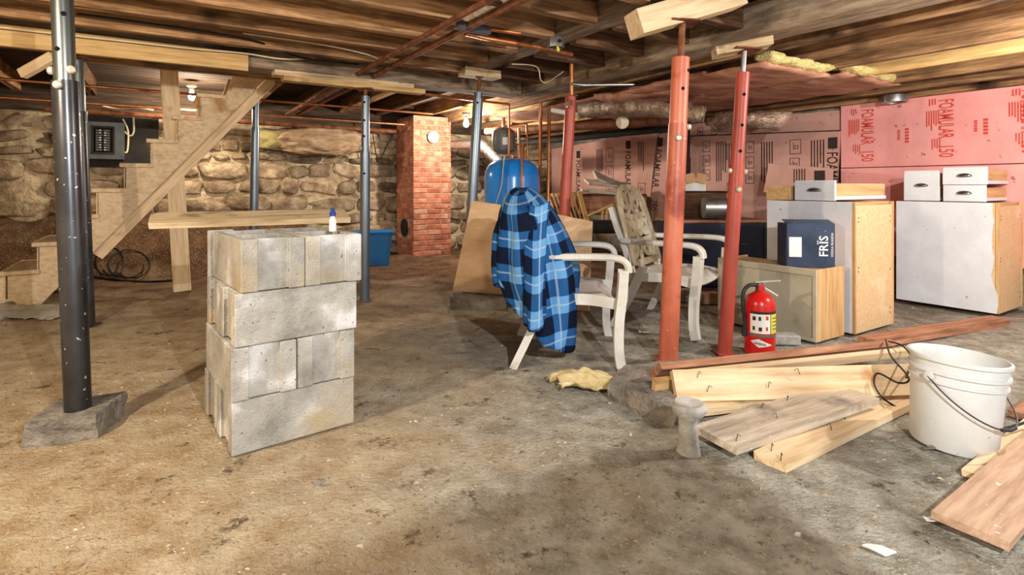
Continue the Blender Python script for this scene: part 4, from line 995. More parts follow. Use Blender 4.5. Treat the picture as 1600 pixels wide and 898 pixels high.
# ------------------------------------------------------------------ fire extinguisher
def extinguisher():
    b = PH(1187, 551); t = thing('fire_extinguisher', 'red fire extinguisher with black hose before the low oak cabinet', 'fire extinguisher', b); r = .082
    lathe('cylinder', [(.0, .004), (r * .85, .0), (r * .97, .006), (r, .02), (r, .275), (r * .93, .305), (r * .7, .33), (r * .38, .345), (r * .3, .352), (.0, .352)], M['red_gloss'], t, b, None, 40)
    def patch(name, a0, a1, z0, z1, mat, off=.0012):
        n = 14; vs_, fs = [], []
        for k in range(n + 1):
            a = math.radians(a0 + (a1 - a0) * k / n); c_, s_ = math.cos(a) * (r + off), math.sin(a) * (r + off); vs_ += [(c_, s_, z0), (c_, s_, z1)]
        for k in range(n): fs.append((2 * k, 2 * k + 2, 2 * k + 3, 2 * k + 1))
        return link(name, mesh(vs_, fs, True), mat, t, Matrix.Translation(b))
    patch('instruction_label', -150, -72, .128, .235, M['white_print']); patch('side_label', -71, -25, .128, .235, M['yellow_print']); patch('label_band', -150, -25, .236, .25, M['ink'], .0011)
    patch('label_gap', -74, -71, .128, .235, M['ink'], .0014)
    for (a, z, s) in ((-140, .2, 12), (-118, .2, 9), (-92, .205, 10), (-140, .145, 9), (-118, .142, 12), (-92, .145, 8)): patch('pictogram', a, a + s, z, z + .022, M['ink' if a != -92 else 'ink_red'], .0018)
    for z in (.15, .17, .19, .21): patch('label_line', -62, -32, z, z + .005, M['ink'], .0018)
    # diamond badge
    vs_, fs = [], []; n = 16; a0, am, a1 = -148, -118, -66
    for k in range(n + 1):
        a = a0 + (a1 - a0) * k / n; f = (a - a0) / (am - a0) if a < am else (a1 - a) / (a1 - am); zc = .083 - .018 * (a - a0) / (a1 - a0)
        ar = math.radians(a); vs_ += [(math.cos(ar) * (r + .0018), math.sin(ar) * (r + .0018), zc - .026 * f), (math.cos(ar) * (r + .0018), math.sin(ar) * (r + .0018), zc + .022 * f)]
    for k in range(n): fs.append((2 * k, 2 * k + 2, 2 * k + 3, 2 * k + 1))
    link('badge', mesh(vs_, fs), M['white_print'], t, Matrix.Translation(b))
    tm = textmesh([('GENERAL', .017, -.034, -.006, .9, .02)], Matrix.Identity(4))
    for v in tm.vertices:
        a = math.radians(-112) + v.co.x / r; v.co = V((math.cos(a) * (r + .003), math.sin(a) * (r + .003), .072 + v.co.y - v.co.x * .12))
    link('badge_lettering', tm, M['ink'], t, Matrix.Translation(b))['kind'] = 'stuff'
    lathe('strap', [(r - .004, .108), (r + .002, .108), (r + .002, .122), (r - .004, .122)], M['galv'], t, b, None, 40)
    lathe('valve', [(.0, .345), (.022, .345), (.024, .37), (.018, .385), (.018, .40), (.0, .402)], M['chrome'], t, b)
    lathe('gauge', [(0, 0), (.018, 0), (.018, .012), (0, .014)], M['red_gloss'], t, b + V((0, -.016, .372)), V((0, -1, 0)), 16)
    board('lever', b + V((-.03, 0, .402)), b + V((.11, -.01, .412)), .026, .010, M['dial'], t)
    board('carry_handle', b + V((-.01, 0, .39)), b + V((.095, -.01, .325)), .028, .012, M['dial'], t)
    tube('hose', [b + V((-.015, 0, .385)), b + V((-.06, -.005, .385)), b + V((-.095, -.01, .35)), b + V((-.10, -.01, .27)), b + V((-.088, -.01, .18)), b + V((-.09, -.01, .13))], .011, M['rubber'], t, 10, 5)
    tube('hose_nozzle', [b + V((-.09, -.01, .15)), b + V((-.092, -.01, .10))], .014, M['rubber'], t, 10)
extinguisher()

# ------------------------------------------------------------------ pink foam boards on the right wall
def foam(label, pts, a, mat, th=.04, group='pink foam insulation boards'):
    """board outlined by pixels on the wall-parallel plane at distance a"""
    ps = [PA(x, y, a) for x, y in pts]
    t = thing('foam_board', label, 'foam board', sum(ps, V()) / len(ps), group)
    prism('board', ps, Vv * th, mat, t); return t
def printed(t, px, a, items, mat, lean=0.0):
    o = PA(px[0], px[1], a - .0025); ex = (V((0, 0, -1)) + Uv * lean).normalized(); ey = (-Uv + V((0, 0, -1)) * lean).normalized()
    link('printing', textmesh(items, frame(o, ex, ey, -Vv)), mat, t)['kind'] = 'stuff'
def lines(x, y, n, w_, h_, gap, rnd=random.Random(4)):
    return [('#', w_ * rnd.uniform(.6, 1.0), h_, x, y + k * gap, 0) for k in range(n)]
def picto(x, y, s): return [('#', s, s * .8, x, y, .006), ('#', s * .5, .006, x + s * .2, y + s * .25, 0), ('#', s * .25, s * .25, x + s * .4, y + s * .35, .006)]
def fset(x, y):    # one repeat of the black maker's printing, running down the board
    return [('#', .11, .09, x, y + .01, 0), ('FOAMULAR', .15, x + .14, y, .62, .01), ('250', .15, x + .78, y, .62), ] 
f = foam('large pink foam board leaning at the far end of the right wall', [(862, 233), (1027, 204), (1014, 330), (862, 322)], 5.42, M['pink'])
printed(f, (900, 234), 5.42, fset(.02, 0), M['ink']); printed(f, (977, 218), 5.42, fset(.02, 0), M['ink'])
printed(f, (932, 228), 5.42, lines(.05, 0, 5, .5, .012, .03) + picto(.05, .2, .2) + picto(.3, .2, .2) + picto(.55, .2, .2), M['ink'])
printed(f, (880, 240), 5.42, lines(.05, 0, 4, .4, .012, .03) + lines(.5, .05, 3, .2, .012, .03), M['ink'])
printed(f, (997, 216), 5.42, lines(.05, 0, 4, .4, .012, .03) + picto(.6, 0, .16), M['ink'])
f = foam('narrow pink foam board standing just left of the thick red post', [(1031, 210), (1064, 202), (1058, 345), (1012, 345)], 5.28, M['pink'])
printed(f, (1036, 213), 5.28, fset(.02, -.1), M['ink'], .12)
f = foam('upper strip of pink foam board under the joists, between the red posts', [(1062, 195), (1312, 172), (1312, 203), (1062, 212)], 5.56, M['pink'])
printed(f, (1090, 196), 5.56, picto(.03, 0, .1) + picto(.03, .2, .1), M['ink'])
f = foam('broad pink foam board with printed drawings, behind the slimmer red post', [(1062, 214), (1312, 205), (1300, 350), (1062, 352)], 5.52, M['pink'])
for x in (1098, 1165): printed(f, (x, 217), 5.52, picto(.03, 0, .13) + picto(.2, 0, .13) + picto(.37, 0, .13) + lines(.05, .19, 5, .5, .012, .03), M['ink'])
printed(f, (1234, 214), 5.52, picto(.03, 0, .15) + picto(.22, 0, .13) + lines(.05, .22, 5, .35, .012, .03) + [('R-10', .07, .6, .1)], M['ink'])
printed(f, (1292, 212), 5.52, fset(.02, 0), M['ink'])
printed(f, (1135, 217), 5.52, [('R-10', .07, .5, 0)] + lines(.05, 0, 3, .3, .012, .03), M['ink'])
f = foam('small pink foam offcut standing behind the oak drawer box', [(1201, 255), (1299, 263), (1297, 300), (1193, 300)], 5.2, M['pink'])
printed(f, (1240, 264), 5.2, lines(.0, 0, 5, .16, .01, .026) + [('#', .1, .1, .02, .2, 0)], M['ink'])
pb0, pb1 = PA(1314, 200, 5.54).dot(Uv), -0.6
zt0 = PA(1314, 166, 5.54).z; zm = PA(1314, 262, 5.54).z
def fwall(label, z0, z1):
    ps = [R(5.54, pb0, z0), R(5.54, pb1, z0), R(5.54, pb1, z1), R(5.54, pb0, z1)]
    t = thing('foam_board', label, 'foam board', R(5.54, pb0, z0), 'pink foam insulation boards'); prism('board', ps, Vv * .05, M['pink_bright'], t); return t
f = fwall('bright pink foam board with red printing on the right wall above the cabinets', zm, zt0)
for x, y0 in ((1338, 168), (1459, 152), (1588, 136)):
    printed(f, (x + 8, y0), 5.54, [('FOAMULAR', .15, .02, 0, .42, .012), ('150', .15, .40, 0, .48, .008)], M['ink_red'])
    printed(f, (x - 12, y0), 5.54, lines(.12, .0, 6, .17, .009, .017) + lines(.02, .02, 3, .07, .01, .02) + lines(.36, .04, 4, .1, .008, .018), M['ink_red'])
    printed(f, (x + 70, y0 + 24), 5.54, [('#', .02, .03, .05 + .027 * k, .03, 0) for k in range(5)] + [('#', .014, .022, .06 + .019 * k, -.03, 0) for k in range(5)], M['ink_red'])
fwall('lower bright pink foam board on the right wall behind the drawers', .32, zm - .008)

# ------------------------------------------------------------------ hanging insulation
def batt(name, label, c0, du, dv, th, mat, nu=30, nv=12, amp=.02, parent=None, seed=0, cat='insulation'):
    """lumpy rectangular batt: corner c0, edge vectors du, dv, thickness th downwards"""
    vs_, fs = [], []; c0, du, dv = V(c0), V(du), V(dv)
    for lay in (0, 1):
        for i in range(nu + 1):
            for j in range(nv + 1):
                u, v = i / nu, j / nv; p = c0 + du * u + dv * v
                ed = min(1, 8 * min(u, 1 - u, v, 1 - v)); q = noise.noise(V((p.x * 4 + seed, p.y * 4, lay))) * amp + noise.noise(V((p.x * 13, p.y * 13 + seed, lay + 3))) * amp * .5
                p = p + V((0, 0, (-th * (.45 + .55 * ed) if lay else 0) + q)); p += (du.normalized() * noise.noise(p * 9) + dv.normalized() * noise.noise(p * 8 + V((3, 0, 0)))) * amp * (1 - ed) * 1.5
                vs_.append(p)
    n1 = (nu + 1) * (nv + 1)
    def id_(l, i, j): return l * n1 + i * (nv + 1) + j
    for i in range(nu):
        for j in range(nv):
            fs.append((id_(0, i, j), id_(0, i + 1, j), id_(0, i + 1, j + 1), id_(0, i, j + 1))); fs.append((id_(1, i, j), id_(1, i, j + 1), id_(1, i + 1, j + 1), id_(1, i + 1, j)))
    for i in range(nu):
        fs.append((id_(0, i, 0), id_(1, i, 0), id_(1, i + 1, 0), id_(0, i + 1, 0))); fs.append((id_(0, i, nv), id_(0, i + 1, nv), id_(1, i + 1, nv), id_(1, i, nv)))
    for j in range(nv):
        fs.append((id_(0, 0, j), id_(0, 0, j + 1), id_(1, 0, j + 1), id_(1, 0, j))); fs.append((id_(0, nu, j), id_(1, nu, j), id_(1, nu, j + 1), id_(0, nu, j + 1)))
    me = mesh(vs_, fs, True); bm = bmesh.new(); bm.from_mesh(me); bmesh.ops.recalc_face_normals(bm, faces=bm.faces); bm.to_mesh(me); bm.free()
    o = link(name, me, mat, parent)
    if label: tag(o, label, cat)
    return o
for (a0, a1, b0, b1, lab) in ((3.34, 4.12, 2.12, 5.6, 'paper-faced insulation batt hung under the joists, nearer the red posts'), (4.16, 4.98, 2.02, 4.9, 'paper-faced insulation batt hung under the joists, nearer the pink wall')):
    t = thing('insulation_batt', lab, 'insulation', R((a0 + a1) / 2, b0, 1.72), 'hanging insulation batts')
    batt('paper_facing', None, R(a0, b0 + .02, 1.765), Uv * (b1 - b0), Vv * (a1 - a0), .035, M['kraft_pink'], 40, 14, .016, t, a0)
    batt('glass_wool', None, R(a0, b0 - .03, 1.815), Uv * .14, Vv * (a1 - a0), .05, M['wool'], 6, 40, .018, t, a1)
# foil-wrapped duct sagging below the beam
pts = smooth_path([P(905, 172, 4.9), P(960, 170, 4.8), P(1020, 170, 4.6), P(1075, 176, 4.4), P(1100, 180, 4.35)], 8)
o = link('foil_duct', sweepmesh(pts, circ(.085, 16), None, [(1 + .22 * noise.noise(V((k * .5, 0, 0))), .75 + .25 * noise.noise(V((k * .4, 5, 0)))) for k in range(len(pts))]), M['foil'])
for v in o.data.vertices: v.co += noise.noise_vector(v.co * 12) * .02
tag(o, 'dirty foil-wrapped duct sagging between the dull red post and the thick red post', 'duct')
o = batt('insulation_batt', 'brown paper insulation bundle hanging above the foil duct', P(930, 148, 4.9), P(1105, 112, 4.3) - P(930, 148, 4.9), V((.35, .55, 0)), .09, M['kraft_pink'], 24, 12, .03, None, 4)
# insulation roll stuffed on top of the stone wall
c = PB(502, 221, 7.38)
me = rockmesh(3, 5, .5, .26)
for v in me.vertices: v.co += noise.noise_vector(V((v.co.x * 9, v.co.y * 5, v.co.z * 5))) * .05 + noise.noise_vector(v.co * 16) * .022
o = link('insulation_roll', me, M['kraft'], None, Matrix.Translation(c) @ ROT @ Matrix.Diagonal((1.02, .34, .33, 1)))
tag(o, 'brown paper-wrapped insulation bundle on the stone wall ledge, left of the chimney', 'insulation')
me = rockmesh(8, 4, .7, .3); o = link('glass_wool_tuft', me, M['wool'], None, Matrix.Translation(PB(425, 218, 7.42)) @ ROT @ Matrix.Diagonal((.42, .26, .24, 1)))
tag(o, 'yellow glass wool tuft on the stone wall beside the paper bundle', 'insulation')
o = batt('torn_insulation', None, P(1168, 172, 4.9), P(1238, 176, 4.9) - P(1168, 172, 4.9), V((-.2, .5, 0)), .14, M['foil'], 14, 12, .05, None, 9)
tag(o, 'dark torn insulation hanging under the joists before the pink boards', 'insulation')

# ------------------------------------------------------------------ tank corner
def tank():
    c = P(800, 300, 5.5); c.z = 0.06; t = thing('pressure_tank', 'blue well pressure tank behind the leaning plywood', 'tank', c); r = .275; H = 1.165
    lathe('tank_shell', [(.0, .03), (r * .8, .04), (r * .97, .10), (r, .17), (r, H - .2), (r * .97, H - .13), (r * .86, H - .07), (r * .6, H - .02), (r * .3, H - .003), (.0, H)], M['blue_tank'], t, c, None, 48)
    lathe('base_ring', [(r * .8, -.055), (r * .84, -.055), (r * .84, .06), (r * .8, .06)], M['dark'], t, c, None, 32)
    lathe('air_valve', [(.0, H - .01), (.018, H - .01), (.018, H + .03), (.009, H + .035), (.0, H + .05)], M['copper'], t, c, None, 12)
    tube('cable', [P(789, 244, 5.3), P(786, 262, 5.2), P(784, 285, 5.2), P(779, 305, 5.21), P(774, 320, 5.22)], .006, M['wire_white'], t, 6, 4)
tank()
def pipe(label, pts, r, mat='copper', name='copper_pipe', cat='pipe', sm=0, seg=10, group=None):
    return tag(tube(name, pts, r, M[mat], None, seg, sm), label, cat, group)
c = P(787, 240, 6.1); t = thing('expansion_tank', 'small grey expansion tank hanging above the blue tank', 'tank', c); r = .13
lathe('tank_shell', [(.0, -.01), (r * .55, .0), (r * .92, .04), (r, .09), (r, .2), (r * .92, .25), (r * .55, .285), (.0, .295)], M['grey_tank'], t, c, None, 32)
lathe('stem', [(.018, .285), (.018, .40), (.0, .40)], M['copper'], t, c, None, 10)
box('sticker', c + V((.02, -.131, .13)), (.06, .003, .08), M['white_print'], t)
t = thing('flue_pipe', 'galvanised flue pipe bending down from the chimney towards the blue tank', 'flue', P(740, 225, 7.2))
tube('straight_section', [R(3.44, 7.2, P(712, 224, 7.5).z), P(748, 225, 7.3)], .062, M['galv'], t, 18)
el = tube('elbow', [P(746, 225, 7.3), P(753, 227, 7.25), P(760, 233, 7.2)], .068, M['galv'], t, 18, 4)
tube('lower_section', [P(757, 230, 7.22), P(786, 258, 7.0), P(800, 275, 6.9)], .062, M['galv'], t, 18)
for k in (.3, .6): 
    p = P(757, 230, 7.22).lerp(P(786, 258, 7.0), k); d_ = (P(786, 258, 7.0) - P(757, 230, 7.22)).normalized() * .008; tube('crimp_ring', [p - d_, p + d_], .067, M['galv'], t, 18)
pipe('copper pipe dropping from the cross pipe left of the expansion tank', [P(665, 147, 5.25), P(796, 163, 5.85), P(795, 240, 5.85)], .014)
pipe('bent copper pipe running over to the right of the expansion tank', [P(800, 193, 6.0), P(823, 194, 6.0), P(825, 262, 6.0)], .014)
pipe('tall copper riser right of the blue tank, left of the pair', [P(845, 160, 5.7), P(842, 420, 5.7)], .018)
pipe('tall copper riser right of the blue tank, right of the pair', [P(935, 184, 5.3), P(858, 172, 5.6), P(855, 425, 5.6)], .017)
pipe('copper pipe standing close in front of the blue tank', [P(803, 226, 5.1), P(817, 226, 5.1), P(814, 330, 5.1), P(814, 420, 5.1)], .012)
pipe('short copper pipe between expansion tank and riser', [P(811, 200, 6.2), P(812, 262, 6.2)], .016)
pipe('white insulated pipe sleeve near the tall risers', [P(862, 172, 5.56), P(884, 176, 5.5)], .026, 'white_print', 'pipe_sleeve', 'pipe')
pipe('white insulated pipe sleeve under the foil duct', [P(898, 179, 5.44), P(920, 182, 5.38)], .026, 'white_print', 'pipe_sleeve', 'pipe')
pipe('dark iron pipe running under the joists behind the foil duct', [P(760, 205, 7.0), P(1065, 188, 5.2)], .045, 'rust', 'iron_pipe')
pipe('lower dark iron pipe sloping along the pink boards', [P(800, 225, 7.4), P(1068, 198, 5.4)], .04, 'dark', 'iron_pipe')
# pipes under the ceiling
pipe('rusty pipe crossing under the left joists, left of the pair', [R(1.37, 1.2, 1.868), R(1.37, 7.5, 1.868)], .019, 'rust', 'iron_pipe')
pipe('rusty pipe crossing under the left joists, right of the pair', [R(1.50, 1.2, 1.865), R(1.50, 7.5, 1.865)], .021, 'rust', 'iron_pipe')
pipe('thick pale wrapped pipe over the rusty pair at the top edge', [R(1.52, 1.4, 1.94), R(1.52, 2.95, 1.93)], .045, 'board_grey', 'wrapped_pipe')
pipe('long thin copper pipe running level in front of the stone wall', [R(-1.9, 6.28, 1.86), R(2.85, 6.28, 1.84)], .014)
pipe('second copper pipe lower along the stone wall', [R(-1.9, 7.1, 1.80), R(2.8, 7.1, 1.78)], .014)
pipe('dark iron drain along the top of the stone wall', [R(-1.0, 7.35, 1.74), R(2.8, 7.3, 1.70)], .03, 'rust', 'iron_pipe')
pipe('grey foam pipe sleeve under the joists at the top centre', [P(712, 38, 3.15), P(763, 48, 3.3)], .03, 'foamgrey', 'pipe_sleeve')
pipe('copper pipe with a foam-sleeved end turning up to the joists', [P(700, 36, 3.12), P(812, 52, 3.42), P(810, 38, 3.42)], .014)
pipe('copper pipe passing under the junction box', [P(727, 52, 3.3), P(760, 60, 3.4), P(838, 73, 3.62), P(893, 85, 4.0)], .015)
pipe('thin capillary pipe branching off the copper riser', [P(893, 131, 4.33), P(912, 133, 4.4), P(990, 132, 4.5)], .012, 'galv', 'valve_pipe')
t = thing('stop_valve', 'grey stop valve on the copper riser above the dull red post', 'valve', P(889, 165, 4.3))
lathe('valve_body', [(.0, -.03), (.02, -.03), (.026, -.01), (.026, .01), (.02, .03), (.0, .03)], M['galv'], t, P(890, 162, 4.27)); lathe('hand_wheel', [(.0, 0), (.026, 0), (.026, .012), (.0, .012)], M['rust'], t, P(889, 162, 4.24), V((0, -1, 0)))
# junction box
c = PA(868, 72, 2.10); t = thing('junction_box', 'round galvanised junction box under the timber beam', 'junction box', c)
lathe('box_shell', [(.0, .05), (.052, .05), (.054, .045), (.054, -.01), (.048, -.012), (.048, .03), (.0, .03)], M['galv'], t, c, None, 8)
lathe('knockout', [(0, 0), (.011, 0), (.011, .003), (0, .003)], M['hole'], t, c + V((.022, -.049, .02)), V((.4, -.9, 0)), 12)
tube('wire_nut', [c + V((.01, -.02, .0)), c + V((.016, -.03, -.04))], .008, M['yellow_print'], t, 8)
# cables
def PF(x, y, up=.012):
    r_ = ray(x, y); k = 1.0
    while k < 11 and (EYE + r_ * k).z > fh((r_ * k).x, (r_ * k).y) + up: k += .01
    return EYE + r_ * k
def cable(label, pts, r=.006, mat='wire_white'): return tag(tube('cable', pts, r, M[mat], None, 6, 5), label, 'cable')
cable('cream cable stapled along the yellow ledger board', [PB(-40, 38, 4.40), PB(90, 53, 4.40), PB(192, 64, 4.40), PB(300, 76, 4.40), PB(380, 83, 4.40), PB(440, 92, 4.41), PB(490, 91, 4.44)])
cable('black cable sagging below the left joists', [PB(120, 22, 4.0), PB(240, 38, 4.0), PB(390, 62, 4.05), PB(470, 90, 4.3), PB(560, 101, 4.35)], .008, 'wire_black')
cable('brown cable hanging from the joists to the rusty pipes', [PB(380, 52, 3.9), PB(505, 70, 3.9), PB(570, 84, 3.95), PB(605, 96, 4.1), PB(660, 100, 4.2), PB(712, 94, 4.2)])
cable('thin cable drooping between the two timber beams', [P(800, 100, 4.2), P(838, 104, 4.25), P(845, 125, 4.28), P(856, 128, 4.3), P(880, 112, 4.1)], .004)
cable('cable looping down the stone wall beside the middle steel post', [PB(582, 190, 7.3), PB(584, 220, 7.35), PB(592, 250, 7.4), PB(606, 225, 7.35), PB(618, 205, 7.3)], .008, 'wire_black')
cable('white cables bunched above the electric panel', [PB(160, 165, 7.3), PB(185, 170, 7.3), PB(215, 168, 7.2), PB(240, 172, 7.2)], .01)
cable('cream cable curling beside the electric panel', [PB(192, 186, 7.5), PB(200, 205, 7.5), PB(199, 235, 7.5), PB(194, 238, 7.5)], .009)
cable('second cream cable curling onto the electric panel', [PB(208, 178, 7.5), PB(209, 205, 7.5), PB(203, 212, 7.5), PB(194, 205, 7.5)], .009)
for i, (x0, w_, lab) in enumerate(((195, 60, 'larger'), (165, 40, 'smaller'))):
    pts = []
    for k in range(22):
        a = k / 21 * 2 * math.pi * 1.4; x = x0 + w_ * .5 * math.cos(a) + k * .6; y = 412 + 22 * math.sin(a) - i * 4
        pts.append(PF(x, y, .014 + .015 * (1 + math.sin(a * 2))))
    cable('%s loop of black cable on the dirt under the stairs' % lab, pts, .007, 'wire_black')
cable('black cable trailing over the dirt under the stairs', [PF(145, 432), PF(190, 438), PF(230, 440), PF(272, 438)], .011, 'wire_black')

# ------------------------------------------------------------------ electric panel
def epanel():
    b = 7.50; p0, p1 = PB(137, 189, b), PB(195, 250, b); a0, a1, z0, z1 = p0.dot(Vv), p1.dot(Vv), p1.z, p0.z
    bb0, bb1 = PB(112, 178, 7.53), PB(248, 262, 7.53)
    t0 = thing('panel_backboard', 'black backboard on the stone wall carrying the electric panel', 'board', R(bb0.dot(Vv), 7.53, bb1.z)); rbox('board', bb0.dot(Vv), bb1.dot(Vv), 7.53, 7.56, bb1.z, bb0.z, M['dark'], t0)
    t = thing('electric_panel', 'grey electric breaker panel on the black backboard', 'electric panel', R(a0, b, z0))
    rbox('panel_cover', a0, a1, 7.46, 7.53, z0, z1, M['panel'], t, .006)
    w_, h_ = a1 - a0, z1 - z0; A0, A1, Z0, Z1 = a0 + .1 * w_, a1 - .27 * w_, z0 + .14 * h_, z1 - .12 * h_
    for (x0, x1, y0, y1) in ((A0, A1, Z0, Z0 + .02), (A0, A1, Z1 - .02, Z1), (A0, A0 + .02, Z0, Z1), (A1 - .02, A1, Z0, Z1)): rbox('door_frame', x0, x1, 7.445, 7.46, y0, y1, M['dark'], t)
    rbox('breaker_field', A0 + .02, A1 - .02, 7.452, 7.46, Z0 + .02, Z1 - .02, M['hole'], t)
    for c_ in (0, 1):
        for k in range(9):
            x0 = A0 + .04 + c_ * (A1 - A0 - .08) * .52; x1 = x0 + (A1 - A0 - .08) * .44; y0 = Z0 + .035 + k * (Z1 - Z0 - .07) / 9
            br = rbox('breaker', x0, x1, 7.44, 7.453, y0, y0 + (Z1 - Z0 - .07) / 9 * .75, M['panel'], t)
            rbox('switch', x0 + (x1 - x0) * (.6 if c_ == 0 else .2), x0 + (x1 - x0) * (.8 if c_ == 0 else .4), 7.43, 7.441, y0 + .006, y0 + .018, M['rust' if (k * 7 + c_) % 3 == 0 else 'dial'], br, .001)
epanel()

# ------------------------------------------------------------------ lamp fittings
def bulb_fitting(label, p, up=.12, name='bare_bulb'):
    t = thing(name, label, 'light bulb', p)
    lathe('lamp_holder', [(.0, .05), (.022, .05), (.024, .075), (.05, .09), (.055, up), (.0, up)], M['porcelain'], t, p)
    link('bulb_glass', lathemesh([(.0, -.062), (.014, -.06), (.028, -.05), (.034, -.03), (.033, -.012), (.026, .015), (.016, .035), (.014, .055), (.0, .055)], 20), M['lit'], t, Matrix.Translation(p)).visible_shadow = True
    return t
names = {'stairs': 'lit bare bulb glowing under the floor behind the stairs', 'chimney': 'lit bare bulb glowing right of the brick chimney', 'left': 'lit bare bulb overhead at the left, outside the picture',
         'right': 'lit bare bulb overhead at the right, outside the picture', 'front': 'lit bare bulb overhead behind the camera'}
for k, (p, e, c_) in BULBS.items(): bulb_fitting(names[k], p + V((0, 0, 0.0)))
t = thing('lamp_holder', 'unlit round porcelain lamp holder hanging beside the dull red post', 'lamp holder', P(972, 191, 4.9))
lathe('dish', [(.0, .0), (.03, .0), (.058, .015), (.055, .022), (.03, .03), (.0, .03)], M['porcelain'], t, P(972, 191, 4.9), V((0, -1, -.2))); tube('arm', [P(972, 188, 4.9), P(968, 180, 4.95), P(975, 172, 5.0)], .012, M['nail'], t, 8)

# ------------------------------------------------------------------ clutter in the middle distance
def crate_chair():
    t = thing('slatted_chair', 'broken yellow varnished slat chair behind the dull red post', 'chair', P(890, 350, 6.4)); Z = 6.4; m_ = M['cratewood']
    for k in range(8):
        x = 862 + k * 6.2; board('slat', P(x + 9, 345, Z + .02 * k), P(x - 6, 303, Z + .25 + .02 * k), .022, .012, m_, t, up=(0, 1, 0))
    board('top_rail', P(856, 306, Z + .28), P(910, 302, Z + .4), .05, .03, m_, t, up=(0, 1, 0)); board('side_rail', P(905, 300, Z + .1), P(918, 348, Z - .1), .05, .03, m_, t, up=(0, 1, 0))
    board('lower_rail', P(868, 346, Z), P(922, 346, Z + .1), .05, .03, m_, t, up=(0, 1, 0))
    tube('curved_arm', [P(918, 338, Z - .15), P(935, 330, Z - .2), P(952, 322, Z - .2), P(958, 320, Z - .2)], .014, m_, t, 8, 4)
    for x in (940, 947, 954): tube('spindle', [P(x, 346, Z - .2), P(x + 2, 325, Z - .2)], .011, m_, t, 8)
    for x in (872, 915): board('leg', P(x, 345, Z), P(x, 345, Z) * 1.0 - V((0, 0, P(x, 345, Z).z)), .04, .03, m_, t, up=(0, 1, 0))
crate_chair()
t = thing('workbench', 'dark wooden bench along the foam boards, covered with boards', 'workbench', P(950, 345, 6.9)); Z = 6.9
p = P(905, 306, Z); q = P(1010, 306, Z); zt_ = p.z
board('bench_apron', p - V((0, 0, .12)), q - V((0, 0, .12)), .04, .24, M['board_red'], t); board('bench_top', p + V((0, .25, .01)), q + V((0, .25, .01)), .55, .03, M['joist_dark'], t)
for pp in (p, q): board('leg', V((pp.x, pp.y + .06, 0)), V((pp.x, pp.y + .06, zt_ - .01)), .08, .08, M['joist_dark'], t, up=(0, 1, 0))
for i, (x0, y0, x1, y1, lab) in enumerate(((916, 284, 985, 290, 'whitish board lying on top of the dark bench'), (929, 273, 972, 292, 'short whitish board tilted over the bench boards'), (908, 297, 990, 303, 'lowest whitish board flat along the bench front'))):
    tag(board('white_board', P(x0, y0, 6.75 + .05 * i), P(x1, y1, 6.85 + .05 * i), .22 if i < 2 else .12, .03, M['board_grey'], None, up=(0, -.5, 1) if i == 1 else (0, -.25, 1)), lab, 'board', 'boards on the bench')
pipe('black corrugated pipe lying below the dark bench', [P(926, 354, 6.0), P(985, 354, 6.0)], .075, 'dark', 'drain_pipe', 'pipe', 0, 18)
def chest():
    c = P(1130, 400, 5.2); c.z = 0; t = thing('storage_chest', 'navy blue wooden chest behind the bare plastic chair', 'chest', c); yw = math.radians(6); m = Matrix.Translation(c) @ Matrix.Rotation(yw, 4, 'Z'); H = .60; W = .92; D = .5
    def bx_(n, x, y, z, sx, sy, sz, mat): return link(n, matcopy(boxmesh(sx, sy, sz, .004, mat.name), mat), mat, t, m @ Matrix.Translation((x, y, z)))
    bx_('chest_body', 0, D / 2, H / 2, W, D, H, M['navy']); bx_('lid', 0, D / 2, H + .012, W + .03, D + .03, .026, M['board_red'])
    for s in (-1, 1): bx_('corner_strip', s * (W / 2 - .03), -.006, H / 2, .06, .012, H, M['navy'])
    bx_('hasp', .2, -.012, H - .2, .07, .01, .03, M['nail'])
    top = H + .025
    c2 = P(1098, 330, 5.4); c2.z = top; t2 = thing('dark_box', 'dark brown wooden box standing on the navy chest', 'box', c2)
    for (n, dx, dy, sx, sy, sz, dz) in (('front', 0, 0, .46, .015, .26, .13), ('rear', 0, .26, .46, .015, .26, .13), ('side', -.23, .13, .015, .26, .26, .13), ('side', .23, .13, .015, .26, .26, .13), ('lid', 0, .13, .50, .30, .015, .265)):
        box(n, c2 + V((dx, dy, dz)), (sx, sy, sz), M['joist_dark'] if n != 'lid' else M['dark'], t2)
    c3 = P(1122, 325, 5.12); t3 = thing('duct_piece', 'short shiny galvanised duct piece on the navy chest', 'duct', c3)
    tube('duct_shell', [c3 + V((-.13, .02, 0)), c3 + V((.13, 0, 0))], .095, M['galv'], t3, 24); tube('duct_collar', [c3 + V((.10, 0, 0)), c3 + V((.15, 0, 0))], .10, M['galv'], t3, 24)
    tube('duct_mouth', [c3 + V((.149, 0, 0)), c3 + V((.1515, 0, 0))], .085, M['hole'], t3, 24)
    c4 = c2 + V((-.06, .1, .273)); t4 = thing('open_carton', 'small open cardboard carton on the dark brown box', 'box', c4)
    for (n, dx, dy, sx, sy, rx) in (('front_panel', 0, -.07, .2, .004, 0), ('rear_panel', 0, .07, .2, .004, 0), ('side_panel', -.1, 0, .004, .14, 0), ('side_panel', .1, 0, .004, .14, 0)): box(n, c4 + V((dx, dy, .05)), (sx, sy, .1), M['paper'], t4)
    for s in (-1, 1): box('flap', c4 + V((s * .055, -.085, .125)), (.10, .004, .10), M['card'], t4, rot=Matrix.Rotation(-.35, 4, 'X') @ Matrix.Rotation(s * .25, 4, 'Y'))
chest()
